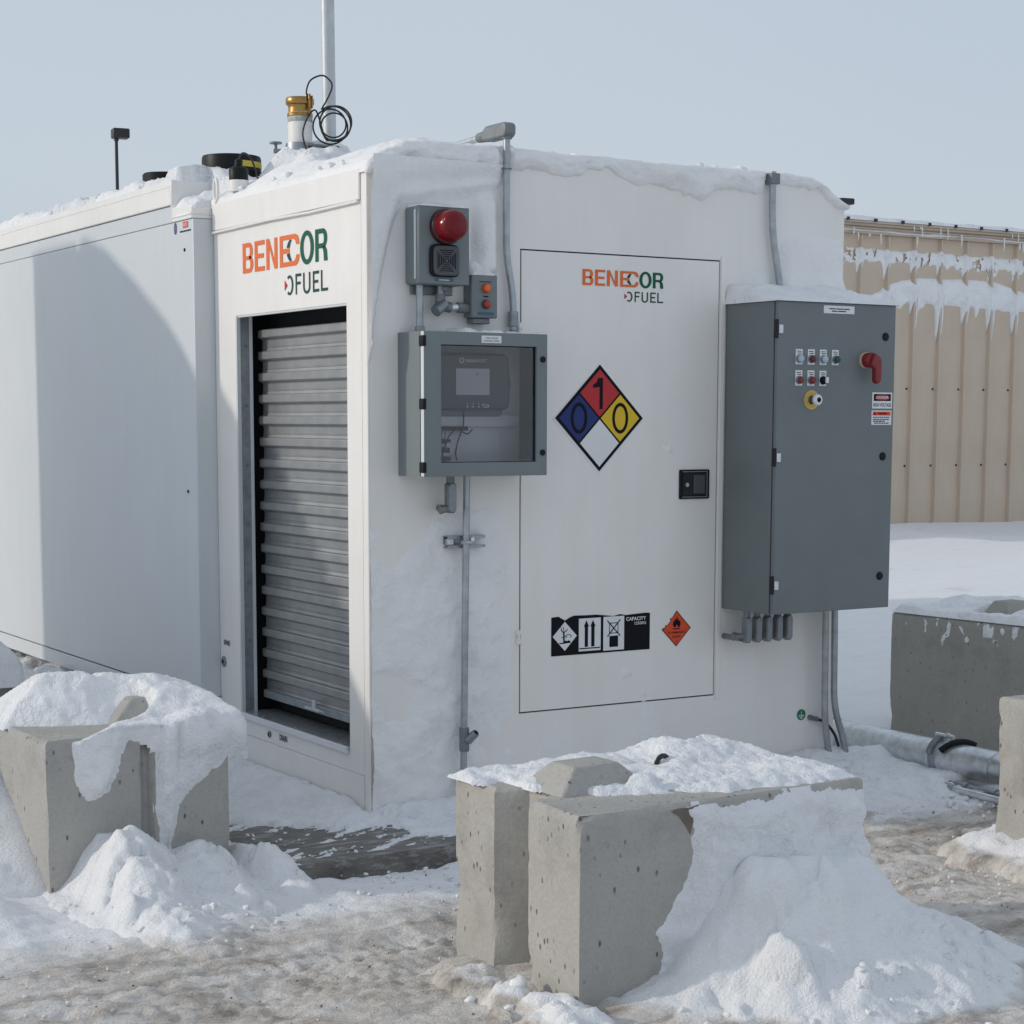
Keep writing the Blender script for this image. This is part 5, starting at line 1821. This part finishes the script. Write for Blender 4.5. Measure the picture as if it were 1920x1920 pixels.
nz = fbm(XX * 9, YY * 9 + ZZ * 13, 107, 5, .65) - .5
lipf = np.arange(Pn.shape[1])[None, :] < nK
Pn[..., 1] += np.where(lipf, .055 * nz * np.sin(np.pi * np.clip(np.arange(Pn.shape[1]) / (nK - 1), 0, 1))[None, :], 0)
hump = .055 * ss(.62, .05, np.hypot((XX - .46) / .75, (YY - .38) / .62)) + .05 * ss(.35, .05, np.hypot(XX - .12, YY - 1.0))
roofz = .05 * nz + hump + .030 * np.clip(fbm(XX * 14, YY * 14, 109, 4, .6) - .55, 0, 1) * 3 * ss(.7, 1.0, XX + YY * .5)
leftdrop = ss(.02, .22, XX)
Pn[..., 2] += np.where(lipf, .016 * nz, roofz * (.35 + .65 * leftdrop))
lowl = ss(.14, -.01, XX) * ~lipf
Pn[..., 2] -= lowl * .02 * (fbm(YY * 16, YY * 0, 111, 4) - .3)
Pn[0, :, 2] = 2.583
Pn[0, :nK, 1] = .006
Pn[0, :, 0] = -.009
rag = (XX < .012) & ~lipf & (fbm(YY * 9, YY * 0 + 2, 113, 4) > .62)
me = grid_mesh('roof_snow', Pn, SNOWW)
tag(put(me, 'roof_snow'), 'snow lying on the pump room roof and curling over its front edge', 'snow', None, 'stuff')

# wind-packed snow plastered on the front wall
zs_ = np.arange(.02, 2.66, .012)
xs_ = np.arange(.004, 2.462, .012)
A, B = np.meshgrid(xs_, zs_, indexing='ij')
n1 = fbm(A * 4, B * 4, 121, 5, .55) - .5
n2 = fbm(A * 15, B * 15, 123, 5, .65) - .5
bl = ip(A, [.0, .03, .06, .09, .125, .16, .21, .27, .40, .50, .58, .62, .66], [1.80, 2.02, 2.17, 2.30, 2.40, 2.448, 2.472, 2.480, 2.482, 2.495, 2.53, 2.56, 2.75])
dd = B - bl + .03 * n1
drift = np.minimum(.032 + .02 * ss(2.45, 2.62, B) + .012 * n1, .35 * dd)
fold = .016 * np.exp(-((B - (2.515 + .17 * (A - .2))) / .018) ** 2) - .012 * np.exp(-((B - (2.555 + .10 * (A - .2))) / .022) ** 2)
drift = drift + np.where(drift > .012, fold * ss(.08, .2, A), 0)
blob = ss(.075, .02, np.abs(A - .535)) * ss(2.19, 2.24, B) * ss(2.58, 2.46, B) * (.030 + .06 * (n1 + .1))
low = (n1 + .16 + .10 * ss(1.5, .6, B) - .6 * ss(1.0, 1.7, B)) * .060 * ss(.72, .56, A + .2 * n1) * (1 + 1.2 * n2)
lowr = (n1 - .02) * .03 * ss(.62, .35, B) * ss(.66, .8, A)
rt_ = ss(2.06, 2.14, A) * ss(2.50, 2.36, B + .12 * n1) * ss(2.10, 2.16, B) * (.018 + .03 * n1 + .05 * ss(2.3, 2.14, B))
rt2 = ss(1.86, 1.95, A) * ss(2.06, 2.0, A) * ss(2.32, 2.22, B + .1 * n1) * ss(2.10, 2.16, B) * (.01 + .03 * n1)
bits = np.clip(fbm(A * 10, B * 10, 127, 4, .6) - .68, 0, 1) * .10 * (ss(.14, .03, np.hypot(A - .92, B - 2.53)) + ss(.13, .03, np.hypot(A - 1.49, (B - 1.50) * 1.3)) + ss(.2, .03, np.hypot((A - 1.30) * .6, B - .49)))
th = np.maximum.reduce([drift, blob, low, lowr, rt_, rt2, bits]) + .012 * n2 * ss(.002, .012, np.maximum.reduce([drift, blob, low, lowr, rt_, rt2])) - .0035
door_gap = (np.minimum(np.abs(A - .711), np.abs(A - 1.746)) < .012) & (B > .37) & (B < 2.33)
th = np.where(door_gap, -.002, th)
me = grid_mesh('plastered_snow', np.stack([A, -np.maximum(th, -.006), B], -1), SNOWW, th > -.0005)
tag(put(me, 'plastered_snow'), 'thin wind packed snow stuck to the front wall of the container', 'snow', None, 'stuff')


def ledge(name, label, x0, x1, y0, y1, z, hf, m_=SNOW, d=.010):
    a = np.arange(x0, x1, d)
    b = np.arange(y0, y1, d)
    A_, B_ = np.meshgrid(a, b, indexing='ij')
    inn = np.minimum(np.minimum(A_ - x0, a[-1] - A_), B_ - y0)
    h = hf(A_, B_) * np.sqrt(np.clip(inn / .025, 0, 1)) - .002
    me_ = grid_mesh(name, np.stack([A_, B_, z + np.maximum(h, -.003)], -1), m_, h > 0)
    return tag(put(me_, name), label, 'snow', None, 'stuff')


ledge('snow_ledge', 'snow banked on top of the tall grey cabinet', 1.775, 2.475, -.372, .0, 2.131,
      lambda a, b: .022 + .075 * ss(-.30, .0, b) + .05 * (fbm(a * 8, b * 8, 131, 4) - .5))
ledge('snow_ledge', 'thin snow strip on the alarm box top', .17, .402, -.119, 0, 2.455, lambda a, b: .008 + .012 * ss(-.1, 0, b) + .03 * (fbm(a * 14, b * 14, 133, 3) - .5))
ledge('snow_ledge', 'lump of snow on the small button box top', .434, .560, -.072, 0, 2.201, lambda a, b: .018 + .05 * ss(-.06, 0, b) + .03 * (fbm(a * 14, b * 14, 135, 3) - .5))
ledge('snow_ledge', 'broken snow bits on the windowed enclosure top', .34, .700, -.212, 0, 1.963, lambda a, b: .012 + .09 * (fbm(a * 12, b * 12, 137, 4) - .55))

# tank roof: uneven snow back to the far end, filling the gap behind the pump room
a = np.concatenate([np.arange(-.11, 1.3, .017), np.arange(1.3, 2.6, .06)])
b = np.concatenate([np.arange(1.545, 5.2, .02), np.arange(5.2, 7.62, .10)])
A, B = np.meshgrid(a, b, indexing='ij')
n1 = fbm(A * 4, B * 4, 141, 5, .6) - .5
n2 = fbm(A * 15, B * 15, 143, 4, .6) - .5
base = np.where(B < 1.80, np.where(A < .1, 2.585, 2.66), 2.732)
base = base + ss(1.66, 1.80, B) * (2.732 - base) * (A > .08)
h = .035 + .09 * n1 + .045 * n2 + .03 * ss(2.2, 5, B)
h = h + .21 * ss(.40, .08, np.hypot(A - .64, (B - 1.70) * 1.1)) + .05 * ss(.3, .1, np.hypot(A - .1, B - 1.75))
h = h - .5 * ss(.17, .135, np.hypot(A - .26, B - 1.93)) * (np.hypot(A - .26, B - 1.93) < .17) * .3
h = h * np.clip((A + .11) / .05, .15, 1)
h = np.where((A < -.105) | (B < 1.56), -.03, h)
h = np.where((A < -.06) & (fbm(B * 3, A * 3, 147, 4) > .5) & (B > 1.8), np.minimum(h, .004), h)
me = grid_mesh('tank_snow', np.stack([A, B, base + h], -1), SNOW)
tag(put(me, 'tank_snow'), 'lumpy snow along the tank roof round the black lids', 'snow', None, 'stuff')

# loose crumbs of snow and ice
rs = np.random.RandomState(5)
ico = bmesh.new()
bmesh.ops.create_icosphere(ico, subdivisions=2, radius=1)
iv1 = np.array([v.co[:] for v in ico.verts])
if1 = [tuple(v.index for v in f.verts) for f in ico.faces]
ico.free()
ico = bmesh.new()
bmesh.ops.create_icosphere(ico, subdivisions=1, radius=1)
iv0 = np.array([v.co[:] for v in ico.verts])
if0 = [tuple(v.index for v in f.verts) for f in ico.faces]
ico.free()


def crumbs(name, label, spots, m_=SNOW, low=False):
    iv_, if_ = (iv0, if0) if low else (iv1, if1)
    V, F = [], []
    nn = 0
    for (x, y, z, r_) in spots:
        ax = rs.uniform(.6, 1.3, 3)
        k = iv_ * ax * r_
        k = k * (1 + 1.3 * (fbm(iv_[:, 0] * 1.9 + x * 9 + 5, iv_[:, 1] * 1.9 + iv_[:, 2] * 2.3 + y * 7, 7, 3, .6) - .5))[:, None]
        k[:, 2] *= .8
        V.append(k + np.array([x, y, z]))
        F += [(a + nn, b + nn, c + nn) for a, b, c in if_]
        nn += len(iv_)
    me_ = bpy.data.meshes.new(name)
    me_.from_pydata(np.concatenate(V).tolist(), [], F)
    me_.polygons.foreach_set('use_smooth', [True] * len(F))
    me_.materials.append(m_)
    return tag(put(me_, name), label, 'snow', None, 'stuff')


sp = []


def on_(f, x, y):
    return float(f(np.array([[x]]), np.array([[y]]))[0, 0])


for k in range(90):
    x, y = rs.uniform(-.85, 1.0), rs.uniform(-3.2, -2.6)
    z = on_(h_right, x, y)
    if -.05 < z < .10:
        sp.append((x, y, z, rs.uniform(.005, .014)))
for k in range(6):
    x, y = rs.uniform(-.80, -.62), rs.uniform(-2.6, -1.95)
    sp.append((x, y, max(-.05, on_(h_right, x, y)), rs.uniform(.010, .026)))
for k in range(90):
    x, y = rs.uniform(-1.75, -.6), rs.uniform(-1.3, -.5)
    z = on_(h_left, x, y)
    if -.055 < z < .06:
        sp.append((x, y, z, rs.uniform(.005, .014)))
for k in range(120):
    sp.append((rs.uniform(-.75, .3), rs.uniform(-1.1, -.5), -.060, rs.uniform(.004, .012)))
for k in range(110):
    sp.append((rs.uniform(2.3, 2.75), rs.uniform(-1.3, .3), -.040, rs.uniform(.006, .016)))
for k in range(60):
    sp.append((rs.uniform(-.6, .1), rs.uniform(-.5, 0.1), .004, rs.uniform(.003, .009)))
crumbs('snow_crumbs', 'loose crumbs of snow and ice scattered over the yard', sp)
sp = []
for k in range(120):
    x, y = rs.uniform(-.06, .8), rs.uniform(1.58, 4.6)
    sp.append((x, y, 2.752 if y > 1.8 else 2.65, rs.uniform(.008, .032)))
for k in range(50):
    sp.append((rs.uniform(.9, 1.9), rs.uniform(.1, .5), 2.728, rs.uniform(.008, .020)))
for k in range(70):
    sp.append((rs.uniform(.01, .22), rs.uniform(.2, 1.5), 2.625 + rs.uniform(0, .03), rs.uniform(.006, .024)))
crumbs('snow_crumbs', 'lumps of snow broken up along the container roof edge', sp)
sl = []
for k in range(1700):
    x, y = rs.uniform(-2.0, 2.4), rs.uniform(-3.1, -.55)
    if fbm(np.array([x * 2.2]), np.array([y * 2.2]), 191, 3)[0] > .47 and y < -.85 + .5 * max(0, min(1, (x - .4))):
        sl.append((x, y, -.060 + .012 * rs.rand(), rs.uniform(.003, .009)))
crumbs('slush_crumbs', 'churned crumbs of brownish slush on the trodden ground', sl, mat('slush', (.70, .67, .64), .8, var=.3, vs=5), True)
crumbs('gravel', 'dark grit and frozen mud crumbs on the brown trodden snow', [(rs.uniform(-1.9, 2.3), rs.uniform(-3.0, -.7), -.055, rs.uniform(.0015, .005)) for k in range(260)],
       mat('frozen_mud', (.16, .115, .085), .8, var=.4), True)

# ------------------------------------------------------------------ metal building behind
YB = 14.0
bx0, bx1 = 10.0, 27.0
BD = thing('metal_building', 'long beige ribbed metal building with frosted wall behind the container', 'building', (18, YB, 0))
ribs = [15.178 + .527 * k for k in range(-12, 22)]
pm = None
for k, (a, b) in enumerate(zip(ribs[:-1], ribs[1:])):
    if pm is None:
        pm = MB().box(a + .004, b - .004, YB, YB + .06, -.4, 4.29).build('wall_panel', CREAM, BD)
    else:
        c = pm.copy()
        COL.objects.link(c)
        c.parent = BD
        c.location = (.527 * k, 0, 0)
rm = None
for k, a in enumerate(ribs):
    if rm is None:
        rm = MB().prism([(a - .024, YB + .002), (a - .014, YB - .055), (a + .014, YB - .055), (a + .024, YB + .002)], 'z', -.4, 4.285).build('rib', CREAM, BD)
    else:
        c = rm.copy()
        COL.objects.link(c)
        c.parent = BD
        c.location = (.527 * k, 0, 0)
MB().box(ribs[0], ribs[-1], YB + .07, YB + 6, -.4, 4.29).build('building_core', CREAMD, BD)
et = MB().prism([(YB - .10, 4.292), (YB + .02, 4.292), (YB + .02, 4.432), (YB - .14, 4.432), (YB - .14, 4.398), (YB - .10, 4.385)], 'x', ribs[0], ribs[-1]).build('eave_trim', CREAMD, BD)
MB().box(ribs[0], ribs[-1], YB - .16, YB - .12, 4.360, 4.366).build('trim_ridge', CREAM, et)
rf = MB().prism([(YB - .17, 4.434), (YB + 6, 4.70), (YB + 6, 4.74), (YB - .17, 4.464)], 'x', ribs[0] - .1, ribs[-1] + .1).build('roof', CREAMD, BD)
for a in ribs[::1]:
    MB().prism([(YB - .20, 4.455), (YB + 3, 4.60), (YB + 3, 4.64), (YB - .20, 4.500)], 'x', a - .02 + .13, a + .02 + .13).build('roof_rib', LAMPD, rf)
fs0 = None
for k, a in enumerate(ribs):
    for z in (2.09, .95):
        if fs0 is None:
            fs0 = MB().lathe([(.018, 0), (.014, .012)], (a - .07, YB - .001, z), (0, -1, 0), 8).build('screw', LAMPD, BD)
            z00, a00 = z, a
        else:
            c = fs0.copy()
            COL.objects.link(c)
            c.parent = BD
            c.location = (a - a00, 0, z - z00)


def frost(name, label, x0, x1, ztop, zbot, thick, y=YB, speck=False):
    """ragged sheet of snow with icicles on a wall"""
    gx = np.arange(x0, x1, .015)
    K = 18
    zt = ztop(gx)
    zb_ = zbot(gx)
    f = np.linspace(0, 1, K)
    Zg = zb_[:, None] + (zt - zb_)[:, None] * f[None, :]
    Xg = np.repeat(gx[:, None], K, 1)
    n = fbm(Xg * 5, Zg * 5, 151, 4) - .5
    Yg = y - thick * np.sin(np.pi * np.clip(f, .02, .98)) ** .5 * (1 + 1.2 * n) - ribf(Xg) * .045
    Yg[:, 0] = y + .002
    Yg[:, -1] = y + .002
    keep = (fbm(Xg * 14, Zg * 9, 157, 4, .6) < .60) if speck else None
    me_ = grid_mesh(name, np.stack([Xg, Yg, Zg], -1), SNOW, keep)
    return tag(put(me_, name), label, 'snow', None, 'stuff')


def ribf(x):
    d = np.abs(((x - 15.178 + .2635) % .527) - .2635)
    return ss(.05, .012, d)


def drips(x, seed, rib_len, gen_len):
    n = fbm(x * 3.2, x * 0, seed, 4, .7)
    sp_ = np.clip(vn(x * 11, x * 0 + 3, seed + 1) - .40, 0, 1) * 1.7
    cell = np.floor((x - 15.178 + .2635) / .527)
    off = (x - 15.178 + .2635) % .527 - .2635
    vl = vn(cell * 7.7, x * 0 + 9, seed + 2)
    vr = vn(cell * 5.3 + 2, x * 0 + 4, seed + 3)
    rl = np.exp(-((off + .050) / .018) ** 2) * (.25 + .9 * vl) + np.exp(-((off - .050) / .018) ** 2) * (.25 + .9 * vr)
    return gen_len * sp_ * (.4 + n) + rib_len * np.minimum(rl, 1.1)


frost('wall_frost', 'upper band of frost and icicles on the beige building', 12.0, 24,
      lambda x: 4.10 - .008 * (x - 15) + .05 * (fbm(x * 7, x * 0, 161, 4) - .5) + .03 * ribf(x), lambda x: 3.93 - .008 * (x - 15) - drips(x, 163, .20, .13), .020, speck=True)
arch = lambda x: ip(x, [12, 14.3, 14.9, 15.2, 15.4, 15.55, 15.7, 16.0, 16.3, 17.2, 17.9, 18.3, 18.6, 19.2, 24], [3.5, 3.53, 3.50, 3.46, 3.44, 3.49, 3.58, 3.66, 3.70, 3.74, 3.73, 3.64, 3.58, 3.6, 3.6])
frost('wall_snow', 'thick arched drift of snow with long icicles on the beige building wall', 12.0, 24,
      lambda x: arch(x) + .05 * (fbm(x * 5, x * 0, 165, 4) - .5) - .07 * ribf(x), lambda x: np.minimum(3.36 - .03 * (x - 16) - drips(x, 167, .60, .18), arch(x) - .2), .05)
# icicles along the eave and a snow roll on it
gx = np.arange(bx0, 26, .04)
K = 12
th = np.linspace(0, math.pi * 1.15, K)
Xg = np.repeat(gx[:, None], K, 1)
rr = .05 + .045 * (fbm(Xg * 2.5, np.repeat(th[None, :], len(gx), 0), 171, 4) - .5)
Yg = YB - .12 - rr * np.cos(th)[None, :] * 1.1 * -1 * -1
Zg = 4.47 + rr * np.sin(th)[None, :] * 1.2
me = grid_mesh('eave_snow', np.stack([Xg, Yg, Zg], -1), SNOW)
tag(put(me, 'eave_snow'), 'roll of snow along the eave of the beige building', 'snow', None, 'stuff')
mb = MB()
for k in range(26):
    x = random.uniform(14.4, 19.5)
    l_ = random.uniform(.05, .22)
    z = random.choice([4.44, 4.37, 4.29])
    mb.tube([(x, YB - .15, z), (x + .01, YB - .15, z - l_ * .6), (x, YB - .15, z - l_)], [.014, .010, .001], 6)
tag(mb.build('icicles', SNOW, smooth=60), 'small icicles hanging from the building eave', 'ice', None, 'stuff')
# frozen meltwater line under the trim
gx = np.arange(12.5, 22, .03)
Pn = []
for x in gx:
    zc = 4.338 + .006 * math.sin(x * 3) + .012 * (float(vn(x * 4, 0, 5)) - .5)
    ww = max(.003, .012 + .018 * (float(vn(x * 2.3, 1, 9)) - .45))
    Pn.append([(x, YB - .1005, zc - ww), (x, YB - .118, zc), (x, YB - .1005, zc + ww)])
me = grid_mesh('ice_line', np.array(Pn), SNOW)
tag(put(me, 'ice_line'), 'thin frozen line of ice along the building trim', 'ice', None, 'stuff')

# ------------------------------------------------------------------ street lamps far behind
def lamp(label, x, y, ztop_, hh=.115, rw=.05):
    T = thing('street_lamp', label, 'street lamp', (x, y, -.1), 'dark parking lot lamps beyond the container')
    MB().tube([(x, y, -.1), (x, y, ztop_ - .10)], [rw, rw * .8], 12).build('pole', LAMPD, T, smooth=40)
    hd2 = MB().box(-.10, .30, -.17, .17, ztop_ - hh, ztop_ + hh)
    c, s = math.cos(R(-8)), math.sin(R(-8))
    hd2.v = [(x + a * c - b * s, y + a * s + b * c, z) for a, b, z in hd2.v]
    ho = hd2.build('lamp_head', LAMPD, T, .03)
    MB().tube([(x, y, ztop_ - hh - .06), (x, y, ztop_ - hh)], .06, 12).build('collar', LAMPD, ho)
    return T


lamp('dark street lamp standing clear beyond the left end of the container', 12.60, 37.66, 8.48)
lamp('dark street lamp with only its head showing behind the container corner', 27.42, 28.30, 6.88, .075)

# ------------------------------------------------------------------ unseen bank and shed, added to cast the shadow on the tank wall
gx = np.arange(-5.2, -1.1, .04)
gy = np.arange(-.2, 5.2, .04)
A, B = np.meshgrid(gx, gy, indexing='ij')
crest = ip(B, [-.2, .3, .7, 1.05, 1.19, 1.77, 2.375, 2.54, 2.73, 2.9, 3.15, 3.36, 3.55, 3.75, 4.05, 4.12, 4.5, 4.75, 5.2], [-.1, .35, .85, 1.30, 1.45, 1.95, 2.54, 2.68, 2.83, 2.945, 3.08, 3.18, 3.27, 3.355, 3.42, 3.40, 2.2, .2, -.1])  # crest shaped to throw the curved shadow edge
pf = np.where(A > -2.1, ss(-1.35, -2.1, A), ss(-5.0, -2.2, A))
H = -.1 + (crest + .1) * pf + .10 * (fbm(A * 2, B * 2, 181, 4) - .5) * pf * ss(0, .6, np.abs(A + 2.1)) + .03 * (fbm(A * 6, B * 6, 183, 4) - .5) * pf
me = grid_mesh('shadow_bank', np.stack([A, B, H], -1), SNOW)
tag(put(me, 'shadow_bank'), 'unseen snow bank added left of the container to cast the curved shadow', 'snow', None, 'stuff')
SHD = thing('shadow_shed', 'unseen grey shed added to cast the upright edge of the tank wall shadow', 'shed', (-2.1, 4.6, -.06))  # added out of view for the straight, upright shadow edge
MB().box(-2.6, -2.08, 4.2, 4.93, -.06, 3.36).build('wall', SHED, SHD, .01)
MB().box(-2.64, -2.07, 4.19, 4.94, 3.363, 3.40).build('roof', GALVD, SHD, .006)
dr_ = MB().box(-2.078, -2.06, 4.38, 4.90, .0, 2.1).build('door', SHED, SHD, .004)
MB().box(-2.058, -2.03, 4.80, 4.84, .95, 1.1).build('handle', BLACK, dr_, .004)
